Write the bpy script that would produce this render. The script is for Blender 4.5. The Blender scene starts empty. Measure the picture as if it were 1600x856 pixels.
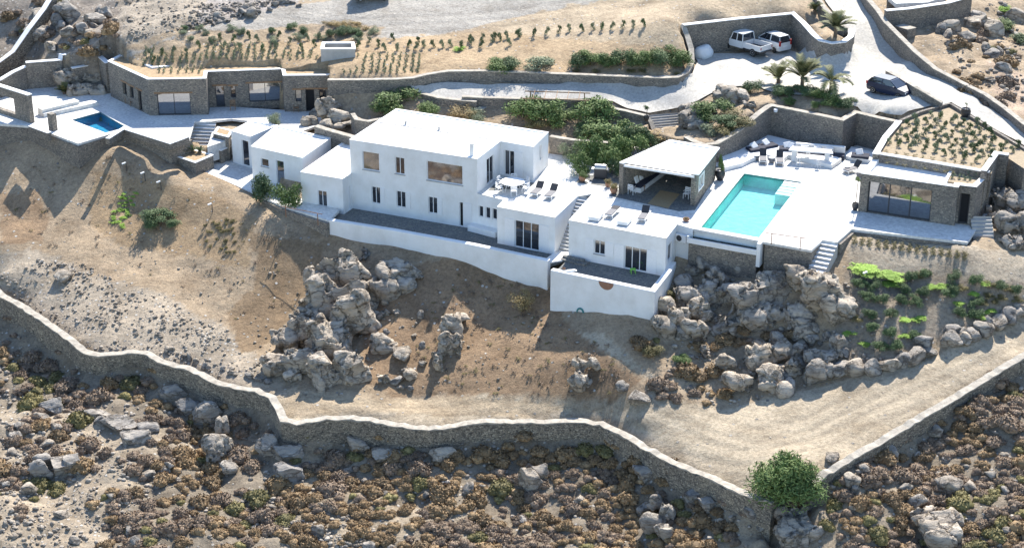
import bpy, bmesh, math, random
import numpy as np
from mathutils import Vector, Matrix, noise, geometry
random.seed(7); RNG = np.random.RandomState(11)
scene = bpy.context.scene; C = scene.collection
# ---------------------------------------------------------------- camera, light
CAMZ = 56.0; PITCH = math.radians(24); F = 2800.0
cd = bpy.data.cameras.new('camera'); cam = bpy.data.objects.new('camera', cd); C.objects.link(cam)
cam.location = (0, 0, CAMZ); cam.rotation_euler = (math.radians(90) - PITCH, 0, 0)
cd.sensor_width = 36; cd.lens = F / 1600 * 36; cd.clip_start = 1; cd.clip_end = 5000
scene.camera = cam
w = bpy.data.worlds.new('World'); scene.world = w; w.use_nodes = True
SUN_EL = math.radians(44); SUN_AZ = math.radians(16)          # azimuth from +Y towards +X
nt = w.node_tree; nt.nodes.clear()
sky = nt.nodes.new('ShaderNodeTexSky'); sky.sky_type = 'NISHITA'; sky.sun_disc = False
sky.sun_elevation = SUN_EL; sky.sun_rotation = SUN_AZ; sky.air_density = 1.0; sky.dust_density = .3; sky.ozone_density = 3.0
bg = nt.nodes.new('ShaderNodeBackground'); bg.inputs[1].default_value = 0.13
out = nt.nodes.new('ShaderNodeOutputWorld'); nt.links.new(sky.outputs[0], bg.inputs[0]); nt.links.new(bg.outputs[0], out.inputs[0])
sl = bpy.data.lights.new('sun', 'SUN'); sl.energy = 5.0; sl.angle = math.radians(0.5); sl.color = (1.0, 0.94, 0.85)
so = bpy.data.objects.new('sun', sl); C.objects.link(so); so.location = (0, 0, 120)
sdir = Vector((math.sin(SUN_AZ) * math.cos(SUN_EL), math.cos(SUN_AZ) * math.cos(SUN_EL), math.sin(SUN_EL)))
so.rotation_euler = sdir.to_track_quat('Z', 'Y').to_euler()
scene.view_settings.view_transform = 'Standard'; scene.view_settings.look = 'None'
scene.view_settings.exposure = 1.04; scene.view_settings.gamma = 1; scene.view_settings.use_curve_mapping = False
scene.render.resolution_x = 1024; scene.render.resolution_y = 547
scene.cycles.max_bounces = 6

# ---------------------------------------------------------------- survey helpers
cp, sp = math.cos(PITCH), math.sin(PITCH)
def ray(px, py):
    x = (px - 800) / F; y = (428 - py) / F
    return Vector((x, cp + y * sp, -sp + y * cp))
def U(px, py, z):
    d = ray(px, py); t = (z - CAMZ) / d.z
    return Vector((d.x * t, d.y * t, z))
def proj(x, y, z):
    zz = z - CAMZ; dep = y * cp - zz * sp; up = y * sp + zz * cp
    return 800 + F * x / dep, 428 - F * up / dep
def seg(p, a, b):
    px, py = p; ax, ay = a; bx, by = b
    t = max(0, min(1, ((px-ax)*(bx-ax)+(py-ay)*(by-ay))/((bx-ax)**2+(by-ay)**2+1e-9)))
    return math.hypot(px-ax-t*(bx-ax), py-ay-t*(by-ay))
def inpoly(X, Y, poly):
    X = np.asarray(X); Y = np.asarray(Y); r = np.zeros(X.shape, bool); n = len(poly)
    for i in range(n):
        x0, y0 = poly[i][0], poly[i][1]; x1, y1 = poly[(i+1) % n][0], poly[(i+1) % n][1]
        if y0 == y1: continue
        r ^= ((y0 > Y) != (y1 > Y)) & (X < (x1-x0)*(Y-y0)/(y1-y0)+x0)
    return r
# ---------------------------------------------------------------- ids
def tag(o, label=None, cat=None, group=None, kind=None):
    if label: o['label'] = label
    if cat: o['category'] = cat
    if group: o['group'] = group
    if kind or cat: o['kind'] = kind or 'thing'
    return o
def thing(name, label, cat, loc=(0, 0, 0), rz=0, group=None):
    o = bpy.data.objects.new(name, None); C.objects.link(o); o.location = loc; o.rotation_euler = (0, 0, rz)
    o.empty_display_size = .3
    return tag(o, label, cat, group)
def copy_tree(o, loc=None, rz=None, label=None, scale=None, parent=None):
    c = o.copy(); C.objects.link(c); c.parent = parent
    if parent is None:
        if loc is not None: c.location = loc
        if rz is not None: c.rotation_euler = (0, 0, rz)
        if label: c['label'] = label
        if scale: c.scale = (scale, scale, scale) if not hasattr(scale, '__len__') else scale
    for ch in list(o.children): copy_tree(ch, parent=c)
    return c
class MB:
    def __init__(s): s.v = []; s.f = []; s.m = []; s.mats = []
    def mi(s, m):
        if m not in s.mats: s.mats.append(m)
        return s.mats.index(m)
    def face(s, pts, m):
        i = len(s.v); s.v += [tuple(p) for p in pts]; s.f.append(tuple(range(i, i+len(pts)))); s.m.append(s.mi(m))
    def add(s, V, Fc, m, M=None):
        i = len(s.v); s.v += [tuple(M @ Vector(p)) for p in V] if M else [tuple(p) for p in V]
        s.f += [tuple(i+k for k in f) for f in Fc]; s.m += [s.mi(m)] * len(Fc); return s
    def box(s, x0, x1, y0, y1, z0, z1, m, M=None):
        V = [(x0,y0,z0),(x1,y0,z0),(x1,y1,z0),(x0,y1,z0),(x0,y0,z1),(x1,y0,z1),(x1,y1,z1),(x0,y1,z1)]
        return s.add(V, [(0,3,2,1),(4,5,6,7),(0,1,5,4),(1,2,6,5),(2,3,7,6),(3,0,4,7)], m, M)
    def lathe(s, prof, m, seg=14, M=None, close=True):
        V = []; Fc = []
        for r, z in prof:
            for k in range(seg):
                a = 2*math.pi*k/seg; V.append((r*math.cos(a), r*math.sin(a), z))
        for j in range(len(prof)-1):
            for k in range(seg):
                k2 = (k+1) % seg; Fc.append((j*seg+k, j*seg+k2, (j+1)*seg+k2, (j+1)*seg+k))
        if close:
            Fc.append(tuple(range(seg-1, -1, -1))); b = (len(prof)-1)*seg; Fc.append(tuple(range(b, b+seg)))
        return s.add(V, Fc, m, M)
    def tube(s, a, b, r, m, r2=None, seg=7):
        a = Vector(a); b = Vector(b); d = b-a
        if d.length < 1e-6: return s
        q = Matrix.Translation(a) @ d.to_track_quat('Z', 'Y').to_matrix().to_4x4()
        return s.lathe([(r, 0), (r2 if r2 is not None else r, d.length)], m, seg, q)
    def prism(s, poly, z0, z1, mtop, mside=None, holes=None, bottom=False):
        ms = mside or mtop; rings = [poly] + (holes or [])
        pts = [Vector((p[0], p[1], 0)) for r in rings for p in r]
        tri = geometry.tessellate_polygon([[Vector((p[0], p[1], 0)) for p in r] for r in rings])
        i = len(s.v); s.v += [(p.x, p.y, z1) for p in pts]
        k = s.mi(mtop)
        for t in tri: s.f.append((i+t[0], i+t[1], i+t[2])); s.m.append(k)
        for r in rings:
            for a in range(len(r)):
                p, q = r[a], r[(a+1) % len(r)]
                s.face([(p[0],p[1],z0),(q[0],q[1],z0),(q[0],q[1],z1),(p[0],p[1],z1)], ms)
        if bottom: s.face([(p[0], p[1], z0) for p in poly], ms)
        return s
    def build(s, name, parent=None, off=None, smooth=False, bevel=0):
        me = bpy.data.meshes.new(name); me.from_pydata(s.v, [], s.f)
        if off is None and parent is not None and not parent.get('_local'): off = parent.matrix_basis.translation if parent.type == 'EMPTY' else Vector((0,0,0))
        if off is not None and off.length > 0: me.transform(Matrix.Translation(-off))
        for m in s.mats: me.materials.append(m)
        me.polygons.foreach_set('material_index', s.m)
        bm = bmesh.new(); bm.from_mesh(me); bmesh.ops.remove_doubles(bm, verts=bm.verts, dist=1e-4)
        if bevel: bmesh.ops.bevel(bm, geom=[e for e in bm.edges if len(e.link_faces) == 2 and e.calc_face_angle(0) > .6], offset=bevel, segments=2, affect='EDGES', profile=.5)
        bmesh.ops.recalc_face_normals(bm, faces=bm.faces); bm.to_mesh(me); bm.free()
        if smooth: me.polygons.foreach_set('use_smooth', [True]*len(me.polygons))
        o = bpy.data.objects.new(name, me); C.objects.link(o)
        if parent is not None: o.parent = parent
        return o
def L(name, label, cat, p, local=False, rz=0, group=None):
    t = thing(name, label, cat, p, rz, group)
    return t
# ---------------------------------------------------------------- materials
MATS = {}
def nodes(name):
    m = bpy.data.materials.new(name); m.use_nodes = True; n = m.node_tree
    b = n.nodes['Principled BSDF']; MATS[name] = m; return m, n, b
def N(n, t, **kw):
    x = n.nodes.new(t)
    for k, v in kw.items():
        if k in x.inputs.keys(): x.inputs[k].default_value = v
        else: setattr(x, k, v)
    return x
def coord(n, scale=(1,1,1)):
    g = n.nodes.new('ShaderNodeTexCoord'); mp = n.nodes.new('ShaderNodeMapping'); mp.inputs['Scale'].default_value = scale
    n.links.new(g.outputs['Object'], mp.inputs[0]); return mp.outputs[0]
def noise_t(n, vec, scale, detail=4, rough=.6):
    x = N(n, 'ShaderNodeTexNoise'); x.inputs['Scale'].default_value = scale; x.inputs['Detail'].default_value = detail; x.inputs['Roughness'].default_value = rough
    n.links.new(vec, x.inputs['Vector']); return x.outputs['Fac']
def ramp(n, fac, stops):
    r = n.nodes.new('ShaderNodeValToRGB'); e = r.color_ramp.elements
    while len(e) < len(stops): e.new(.5)
    for i, (p, c) in enumerate(stops): e[i].position = p; e[i].color = (*c, 1) if len(c) == 3 else c
    n.links.new(fac, r.inputs[0]); return r.outputs[0]
def mix(n, a, b, fac=.5, mode='MULTIPLY'):
    x = n.nodes.new('ShaderNodeMix'); x.data_type = 'RGBA'; x.blend_type = mode
    for s, v in ((6, a), (7, b), (0, fac)):
        if hasattr(v, 'links'): n.links.new(v, x.inputs[s])
        else: x.inputs[s].default_value = (*v, 1) if hasattr(v, '__len__') else v
    return x.outputs[2]
def bump(n, b, h, strength=.5, dist=.05, prev=None):
    x = n.nodes.new('ShaderNodeBump'); x.inputs['Strength'].default_value = strength; x.inputs['Distance'].default_value = dist
    n.links.new(h, x.inputs['Height'])
    if prev: n.links.new(prev, x.inputs['Normal'])
    n.links.new(x.outputs[0], b.inputs['Normal']); return x.outputs[0]
def simple(name, col, rough=.8, var=.15, scale=3, bmp=0, metallic=0, bscale=None):
    m, n, b = nodes(name); v = coord(n); f = noise_t(n, v, scale, 5)
    lo = tuple(c*(1-var) for c in col); hi = tuple(min(1, c*(1+var)) for c in col)
    n.links.new(ramp(n, f, [(.3, lo), (.7, hi)]), b.inputs['Base Color']); b.inputs['Roughness'].default_value = rough; b.inputs['Metallic'].default_value = metallic
    if bmp: bump(n, b, noise_t(n, v, bscale or scale*4, 6), bmp, .05)
    return m
def masonry(name, cols, scale=(1.5,1.5,2.7), mortar=(.30,.28,.25), depth=.9, rnd=1.0, edge=(.02,.07)):
    m, n, b = nodes(name); v = coord(n, scale)
    wv = N(n, 'ShaderNodeTexNoise'); wv.inputs['Scale'].default_value = 1.3; n.links.new(v, wv.inputs['Vector'])
    ad = n.nodes.new('ShaderNodeVectorMath'); ad.operation = 'MULTIPLY_ADD'; ad.inputs[1].default_value = (.35,.35,.35)
    n.links.new(wv.outputs['Color'], ad.inputs[0]); n.links.new(v, ad.inputs[2]); v2 = ad.outputs[0]
    vo = N(n, 'ShaderNodeTexVoronoi'); vo.inputs['Randomness'].default_value = rnd; n.links.new(v2, vo.inputs['Vector'])
    ve = N(n, 'ShaderNodeTexVoronoi'); ve.feature = 'DISTANCE_TO_EDGE'; ve.inputs['Randomness'].default_value = rnd; n.links.new(v2, ve.inputs['Vector'])
    sepn = n.nodes.new('ShaderNodeSeparateColor'); n.links.new(vo.outputs['Color'], sepn.inputs[0])
    c = ramp(n, sepn.outputs[0], [(i/(len(cols)-1), k) for i, k in enumerate(cols)])
    c = mix(n, c, ramp(n, noise_t(n, v, 5, 5), [(.3, (.7,.7,.7)), (.7, (1.1,1.1,1.1))]), 1)
    c = mix(n, c, ramp(n, noise_t(n, v, .25, 3), [(.35, (.8,.8,.8)), (.65, (1.1,1.08,1.02))]), 1)
    e = ramp(n, ve.outputs['Distance'], [(edge[0], (0,0,0)), (edge[1], (1,1,1))])
    c = mix(n, mortar, c, e, 'MIX')
    n.links.new(c, b.inputs['Base Color']); b.inputs['Roughness'].default_value = .92
    p = bump(n, b, e, depth, .05); bump(n, b, noise_t(n, v, 6, 6), .5, .04, p)
    return m
M_stone = masonry('stone_masonry', [(.13,.12,.11),(.36,.315,.27),(.24,.22,.20),(.50,.44,.36),(.18,.165,.15)], mortar=(.22,.205,.185))
M_dry = masonry('dry_stone', [(.11,.10,.09),(.38,.33,.26),(.24,.21,.17),(.50,.44,.35),(.15,.14,.125)], scale=(1.25,1.25,2.1), mortar=(.04,.037,.032), edge=(.01,.06))
M_flag = masonry('slate_paving', [(.10,.115,.12),(.17,.175,.17),(.13,.14,.145),(.25,.24,.21),(.12,.13,.135)], scale=(1.1,1.1,1.1), mortar=(.22,.22,.21), depth=.2)
M_deck = masonry('white_paving', [(.72,.71,.69),(.78,.77,.75),(.74,.735,.715),(.79,.785,.77)], scale=(.8,.8,.8), mortar=(.66,.65,.62), depth=.1, edge=(.0,.03))
M_drive = masonry('pale_drive_paving', [(.50,.475,.43),(.57,.545,.50),(.53,.505,.46),(.60,.575,.53)], scale=(1.0,1.0,1.0), mortar=(.42,.40,.36), depth=.2, edge=(.0,.05))
def plaster(name, col):
    m, n, b = nodes(name); v = coord(n)
    c = ramp(n, noise_t(n, v, .6, 6, .65), [(.3, tuple(x*k_ for x, k_ in zip(col, (.87,.86,.84)))), (.6, col)])
    v2 = coord(n, (1.5,1.5,.5)); c = mix(n, c, ramp(n, noise_t(n, v2, 1.2, 4), [(.35, (.975,.972,.965)), (.55, (1,1,1))]), 1)
    n.links.new(c, b.inputs['Base Color']); b.inputs['Roughness'].default_value = .85
    bump(n, b, noise_t(n, v, 4, 5), .25, .04); return m
M_white = plaster('white_plaster', (.83,.83,.82)); M_cap = simple('pale_coping', (.37,.335,.28), .95, .35, 2.2, .8)
M_wcap = simple('white_coping', (.80,.79,.77), .85, .05, 2, .2)
M_concrete = simple('grey_concrete', (.42,.41,.39), .85, .15, 1.5, .2)
M_wood = simple('weathered_wood', (.26,.16,.09), .8, .3, 6, .2)
M_rust = simple('rusty_steel', (.25,.12,.06), .8, .3, 8, .2)
M_dark = simple('charcoal_fabric', (.05,.05,.055), .9, .2, 20)
M_navy = simple('navy_fabric', (.025,.03,.05), .9, .2, 20)
M_grey = simple('grey_fabric', (.20,.195,.20), .9, .15, 20)
M_frame = simple('dark_frame', (.045,.045,.05), .5, .1, 8)
M_wframe = simple('white_paint', (.80,.80,.80), .5, .04, 8)
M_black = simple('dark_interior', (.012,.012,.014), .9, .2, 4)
M_green = simple('teal_hose', (.03,.22,.22), .5, .1, 8)
M_terra = simple('terracotta', (.30,.16,.10), .85, .2, 5, .2)
M_potdark = simple('dark_glazed_pot', (.035,.035,.04), .4, .2, 5)
M_bark = simple('bark', (.16,.12,.085), .95, .3, 6, .6)
M_straw = simple('straw_rug', (.34,.25,.14), .95, .2, 14, .3)
M_canvas = simple('white_canvas', (.82,.82,.80), .9, .04, 3, .1)
M_metal = simple('steel', (.45,.45,.46), .35, .05, 5, 0, .9)
M_rubber = simple('tyre_rubber', (.02,.02,.02), .8, .1, 6)
def glass(name, col, ior=2.0):
    m, n, b = nodes(name); v = coord(n); n.links.new(ramp(n, noise_t(n, v, .8, 2), [(.3, tuple(c*.6 for c in col)), (.7, col)]), b.inputs['Base Color'])
    b.inputs['Roughness'].default_value = .04; b.inputs['IOR'].default_value = ior; return m
M_glass = glass('window_glass', (.03,.035,.045)); M_bigglass = glass('coated_glass', (.03,.04,.06), 3.2)
def car(name, col):
    m, n, b = nodes(name); v = coord(n); n.links.new(ramp(n, noise_t(n, v, 1.5, 3), [(.3, tuple(c*.92 for c in col)), (.7, col)]), b.inputs['Base Color'])
    b.inputs['Roughness'].default_value = .35; b.inputs['Coat Weight'].default_value = .6; b.inputs['Coat Roughness'].default_value = .08; return m
M_carwhite = car('white_car_paint', (.72,.73,.73)); M_carblack = car('dark_car_paint', (.008,.016,.05)); M_carblack.node_tree.nodes['Principled BSDF'].inputs['Coat Weight'].default_value = .25
def water(name, deep):
    m, n, b = nodes(name); v = coord(n)
    b.inputs['Base Color'].default_value = (*deep, 1); b.inputs['Roughness'].default_value = .03
    b.inputs['Transmission Weight'].default_value = 1.0; b.inputs['IOR'].default_value = 1.33
    bump(n, b, noise_t(n, v, 2.2, 3), .12, .05); return m
M_water = water('pool_water', (.72,.97,.97))
M_poolA = masonry('turquoise_pool_lining', [(.29,.79,.765),(.32,.82,.79),(.26,.77,.745)], scale=(4,4,4), mortar=(.36,.83,.80), depth=.05)
M_poolB = masonry('blue_pool_lining', [(.04,.42,.62),(.06,.48,.68),(.03,.38,.58)], scale=(3,3,3), mortar=(.05,.28,.40), depth=.05)
# ground
def ground_mat(name='ground_earth'):
    m, n, b = nodes(name); v = coord(n)
    a = n.nodes.new('ShaderNodeAttribute'); a.attribute_name = 'Col'; s = n.nodes.new('ShaderNodeAttribute'); s.attribute_name = 'Scree'
    c = a.outputs['Color']
    c = mix(n, c, ramp(n, noise_t(n, v, .35, 6, .65), [(.3, (.70,.67,.63)), (.5, (1,1,1)), (.70, (1.25,1.24,1.22))]), 1)
    c = mix(n, c, ramp(n, noise_t(n, v, 3.6, 9, .8), [(.32, (.55,.51,.47)), (.5, (1,1,1)), (.66, (1.32,1.3,1.27))]), 1)
    vo = N(n, 'ShaderNodeTexVoronoi'); vo.inputs['Scale'].default_value = 3.0; n.links.new(v, vo.inputs['Vector'])
    se = n.nodes.new('ShaderNodeSeparateColor'); n.links.new(vo.outputs['Color'], se.inputs[0])
    stone = ramp(n, vo.outputs['Distance'], [(.28, (1,1,1)), (.40, (0,0,0))])
    th = n.nodes.new('ShaderNodeMath'); th.operation = 'LESS_THAN'; n.links.new(se.outputs[0], th.inputs[0]); n.links.new(s.outputs['Fac'], th.inputs[1])
    mk = n.nodes.new('ShaderNodeMath'); mk.operation = 'MULTIPLY'; n.links.new(stone, mk.inputs[0]); n.links.new(th.outputs[0], mk.inputs[1])
    c = mix(n, c, ramp(n, se.outputs[1], [(0, (.22,.20,.18)), (.5, (.42,.38,.32)), (1, (.58,.54,.48))]), mk.outputs[0], 'MIX')
    n.links.new(c, b.inputs['Base Color']); b.inputs['Roughness'].default_value = 1
    p = bump(n, b, noise_t(n, v, 1.6, 8, .7), .9, .22); p = bump(n, b, mk.outputs[0], .9, .12, p)
    p = bump(n, b, noise_t(n, v, 9, 8, .8), 1.0, .08, p); return m
M_ground = ground_mat()
def rockmat(name, lo, mid, hi):
    m, n, b = nodes(name); v = coord(n)
    c = ramp(n, noise_t(n, v, .45, 4, .55), [(.3, lo), (.5, mid), (.68, hi)])
    vs_ = coord(n, (.8, .8, 3.2)); c = mix(n, c, ramp(n, noise_t(n, vs_, 1.4, 8, .7), [(.36, (.5,.48,.46)), (.5, (.95,.95,.95)), (.66, (1.18,1.15,1.08))]), .9)
    vc = N(n, 'ShaderNodeTexVoronoi'); vc.feature = 'DISTANCE_TO_EDGE'; vc.inputs['Scale'].default_value = .55
    wn = N(n, 'ShaderNodeTexNoise'); wn.inputs['Scale'].default_value = 2.2; wn.inputs['Detail'].default_value = 5; n.links.new(v, wn.inputs['Vector'])
    ad = n.nodes.new('ShaderNodeVectorMath'); ad.operation = 'MULTIPLY_ADD'; ad.inputs[1].default_value = (1.6,1.6,.8); n.links.new(wn.outputs['Color'], ad.inputs[0]); n.links.new(v, ad.inputs[2]); n.links.new(ad.outputs[0], vc.inputs['Vector'])
    cr = ramp(n, vc.outputs['Distance'], [(0, (0,0,0)), (.05, (1,1,1))]); c = mix(n, c, mix(n, (.5,.48,.46), (1,1,1), cr, 'MIX'), .75)
    oi = n.nodes.new('ShaderNodeObjectInfo'); c = mix(n, c, ramp(n, oi.outputs['Random'], [(0, (.8,.8,.82)), (1, (1.12,1.06,1.0))]), 1)
    n.links.new(c, b.inputs['Base Color']); b.inputs['Roughness'].default_value = .95
    p = bump(n, b, cr, .8, .15); p = bump(n, b, noise_t(n, vs_, 2.0, 8, .7), 1.0, .28, p); bump(n, b, noise_t(n, v, 5, 6, .7), .6, .08, p); return m
M_rock = rockmat('pale_rock', (.36,.315,.26), (.50,.45,.375), (.62,.56,.47)); M_rockg = rockmat('grey_rock', (.29,.27,.245), (.41,.385,.345), (.54,.505,.45))
def leafmat(name, cols, scale=2.5, trans=.15):
    m, n, b = nodes(name); v = coord(n)
    g = n.nodes.new('ShaderNodeNewGeometry'); oi = n.nodes.new('ShaderNodeObjectInfo')
    a = n.nodes.new('ShaderNodeMath'); a.operation = 'MULTIPLY_ADD'; a.inputs[1].default_value = .5
    n.links.new(g.outputs['Random Per Island'], a.inputs[0])
    x = n.nodes.new('ShaderNodeMath'); x.operation = 'MULTIPLY'; x.inputs[1].default_value = .5; n.links.new(noise_t(n, v, scale, 3), x.inputs[0]); n.links.new(x.outputs[0], a.inputs[2])
    c = ramp(n, a.outputs[0], [(.12+.72*i/(len(cols)-1), k) for i, k in enumerate(cols)])
    c = mix(n, c, ramp(n, oi.outputs['Random'], [(0, (.78,.78,.8)), (1, (1.18,1.15,1.1))]), 1)
    n.links.new(c, b.inputs['Base Color']); b.inputs['Roughness'].default_value = .75; b.inputs['Specular IOR Level'].default_value = .25
    b.inputs['Subsurface Weight'].default_value = 0
    return m
M_rustb = leafmat('rust_cushion_twigs', [(.085,.058,.032),(.22,.15,.08),(.36,.255,.145)])
M_greyb = leafmat('grey_thorny_twigs', [(.09,.066,.048),(.21,.155,.11),(.34,.255,.18)])
M_oliveb = leafmat('olive_cushion_leaves', [(.07,.065,.03),(.17,.15,.06),(.28,.24,.11)])
M_leaf = leafmat('oleander_leaves', [(.04,.07,.02),(.11,.17,.05),(.23,.30,.11)])
M_leafd = leafmat('dark_shrub_leaves', [(.04,.07,.03),(.09,.14,.06),(.17,.23,.11)])
M_leafb = leafmat('bright_groundcover_leaves', [(.16,.30,.04),(.28,.46,.07),(.42,.58,.13)])
M_leafg = leafmat('grey_green_leaves', [(.10,.13,.075),(.20,.24,.14),(.31,.35,.23)])
M_dry_ = leafmat('dry_yellow_leaves', [(.20,.14,.05),(.34,.25,.11),(.45,.36,.19)])
M_palm = leafmat('palm_fronds', [(.05,.06,.03),(.13,.14,.06),(.26,.26,.13)])
M_soil = simple('brown_planting_soil', (.36,.26,.155), 1, .25, 4, .9, bscale=8)
M_sand = simple('pale_planting_soil', (.33,.265,.18), 1, .22, 4, .9, bscale=8)
M_scree = rockmat('pale_scree', (.34,.30,.245), (.46,.41,.34), (.58,.53,.45))
# ---------------------------------------------------------------- terrain
TC = [(-60,856,-13),(300,856,-13.5),(600,856,-13.5),(900,856,-13),(1200,856,-12),(1400,856,-10.5),(1660,856,-9),
(0,650,-10.5),(200,700,-11.3),(500,760,-12),(800,760,-11.8),(1000,800,-12),(1250,810,-10.8),(1450,720,-8),(1600,650,-6.2),
(450,630,-8.4),(700,640,-8.3),(1000,660,-7.2),(1150,720,-7.6),(1250,690,-7.4),(1400,620,-5.6),(1500,580,-4.3),(1600,535,-1.7),
(450,600,-8.2),(650,625,-8.4),(900,625,-7.2),(1010,605,-5.4),(1130,630,-6.3),(1300,595,-5.8),(1450,550,-3.9),(1600,500,-1.0),
(515,364,-.7),(620,382,-.9),(727,404,-1),(850,428,-1.3),(862,487,-2.9),(940,497,-2.35),(1015,502,-1.9),
(600,440,-3),(650,540,-5.8),(800,480,-3.4),(850,560,-5.2),(950,560,-4.2),(940,520,-3.0),(1010,540,-3.2),(520,450,-4.2),(480,540,-7),(740,520,-5),
(1050,440,-.6),(1090,412,.3),(1190,412,.8),(1262,436,1.0),(1200,406,1.0),(1240,414,1.1),(1100,480,-1.8),(1200,480,-1),(1300,480,-.2),(1100,560,-4.4),(1250,540,-3.2),(1200,600,-5.6),
(1340,378,2.7),(1500,392,2.7),(1400,440,.9),(1400,500,-.5),(1550,440,1.3),(1550,490,-.5),(1620,420,1.6),(1560,340,3.2),(1600,380,2.5),(1600,300,4.2),
(50,230,1.3),(122,259,.9),(192,226,1.9),(262,252,1.3),(180,234,1.9),(225,253,1.5),(260,275,1.1),(350,320,-.2),(400,348,-.6),(440,365,-.9),
(60,300,-.9),(60,345,-2.4),(100,430,-5),(200,330,-1.6),(200,420,-4.5),(300,420,-4.2),(300,500,-6.3),(400,460,-4.9),(200,500,-6.3),(400,560,-7.4),(0,380,-3.6),(0,430,-5.2),(300,350,-1.6),
(310,255,.7),(350,290,.5),(420,320,0),
(100,60,6.6),(0,60,5.6),(0,118,3.6),(60,100,4.2),(200,60,8),(300,85,7.2),(500,60,7.4),(600,25,8.6),(400,0,9.5),(0,0,8),(200,0,9),(700,0,9),(700,60,7.6),(650,115,6.5),(900,112,6.6),(900,50,8.2),(1000,10,9.4),(1100,20,9.7),(1200,5,10.1),(1090,84,6.5),(1150,90,6.6),(1225,85,6.8),(1180,110,6.4),(1120,100,6.4),(-60,120,3),(0,130,3.2),
(560,180,4.0),(700,185,4.4),(800,190,4.2),(900,215,3.6),(960,200,4.2),
(660,140,5.6),(800,138,5.8),(1000,150,5.35),(1160,100,6.4),(1120,120,6.1),(1020,176,4.75),(1050,172,4.85),(1200,150,6.0),(1290,178,6.0),(1400,185,6.1),(1400,150,6.2),(1240,90,6.7),(1330,70,7.6),(1310,10,9.3),(1600,220,5.6),(1480,160,6.4),(1540,180,6.1),(1110,215,4.4),(1140,170,5.4),(1090,180,4.75),
(1450,60,8),(1600,100,6.6),(1600,20,8),(1500,0,9),(1395,35,8.6)]
WALLP = [(-70,405,-5.5),(-20,442,-5.9),(0,458,-6),(40,481,-6.3),(75,505,-6.6),(110,530,-6.9),(130,546,-7.1),(146,553,-7.2),(165,553,-7.2),(200,549,-7.2),(228,550,-7.2),(250,563,-7.3),(300,577,-7.5),(335,595,-7.6),(370,605,-7.7),(402,609,-7.7),(425,621,-7.8),(436,638,-7.9),(444,655,-7.9),(465,660,-7.9),(500,653,-7.9),(540,651,-7.9),(580,655,-8),(620,663,-8),(660,668,-8),(690,667,-8),(730,660,-7.9),(780,657,-7.9),(850,658,-7.9),(905,656,-7.8),(940,661,-7.8),(980,681,-7.8),(1020,704,-7.7),(1060,724,-7.7),(1110,744,-7.6),(1150,763,-7.6),(1180,775,-7.5),(1210,782,-7.4)]
WALLP2 = [(1262,757,-7.1),(1290,738,-6.9),(1330,714,-6.5),(1400,674,-5.8),(1440,650,-5.3),(1480,628,-4.8),(1540,590,-3.9),(1600,555,-3),(1660,522,-2.2)]
def soft(z): return z if z > -1.8 else -1.8+(z+1.8)*.74
def lift(x): t = max(0, min(1, (x-1050)/330)); return 1.25*t*t*(3-2*t)
KEEP = {(862,487),(940,497),(1015,502)}
TC = [(x, y, z if (x, y) in KEEP else soft(z)+(lift(x) if y > 545 else 0)) for x, y, z in TC]; WALLP = [(x, y, soft(z)+lift(x)) for x, y, z in WALLP]; WALLP2 = [(x, y, soft(z)+lift(x)) for x, y, z in WALLP2]
WW = [U(*p) for p in WALLP]; WW2 = [U(*p) for p in WALLP2]
cps = [U(*t) for t in TC]
for line in (WW, WW2):
    for i, p in enumerate(line):
        a = line[max(0, i-1)]; b = line[min(len(line)-1, i+1)]; d = (b-a); n_ = Vector((-d.y, d.x, 0)).normalized()
        if n_.y < 0: n_ = -n_
        hh = 2.15 if line is WW else 1.45
        cps.append(Vector((p.x+n_.x*.9, p.y+n_.y*.9, p.z-.55))); cps.append(Vector((p.x-n_.x*1.0, p.y-n_.y*1.0, p.z-hh)))
PARK = [(1067,38.5,9.6),(1150,29,9.65),(1239,20.5,9.7),(1256,36,9.4),(1272,54,9.1),(1283,63,9),(1300,67,8.95),(1318,65,8.95),(1329,57,9.0)]
FIELD = [(512,124,6.7),(560,124,6.75),(620,123,6.8),(645,121,6.85),(665,116,6.9),(700,110.5,6.95),(760,110,6.95),(860,114,6.95),(960,118,6.95),(1035,121,6.95),(1058,120,6.95),(1072,113,7.0),(1081,97,7.3),(1080,76,8),(1074,56,8.8),(1067,39,9.6)]
LOUN = [(1120,223,4.8),(1151,205,5.2),(1172,188,5.6),(1186,176,5.9),(1200,166,6.05),(1262,175,6.05),(1316,186.5,6.05),(1337,174.5,6.05),(1372,183,6.05),(1405,190,6.05)]
for ln, bz, up_ in ((PARK, (6.6,6.6,6.8,6.8,6.8,6.9,7.0,7.1,7.2), .3), (FIELD, (4.5,4.8,5.2,5.6,5.7,5.8,5.8,5.9,5.9,6.0,6.0,6.0,6.1,6.2,6.4,6.6), .25), (LOUN, (3,)*10, .1)):
    Pl = [U(*p) for p in ln]
    for i in range(len(Pl)):
        p = Pl[i]; d = Pl[min(i+1, len(Pl)-1)]-Pl[max(i-1, 0)]; n_ = Vector((-d.y, d.x, 0)).normalized()
        cps.append(p+n_*.45-Vector((0,0,up_))); cps.append(Vector((p.x-n_.x*.6, p.y-n_.y*.6, bz[i])))
for x, y, z in [(-70,95,-13),(0,80,-14),(60,85,-11),(75,115,-4),(-75,130,-9),(80,150,3.5),(-85,165,4),(-90,200,9),(0,195,12),(90,190,10),(0,240,18),(-100,240,16),(100,240,18)]:
    cps.append(Vector((x, y, z)))
P0 = np.array([(p.x, p.y) for p in cps]); Z0 = np.array([p.z for p in cps])
D = np.sqrt(((P0[:, None]-P0[None])**2).sum(-1)); n0 = len(P0)
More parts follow.
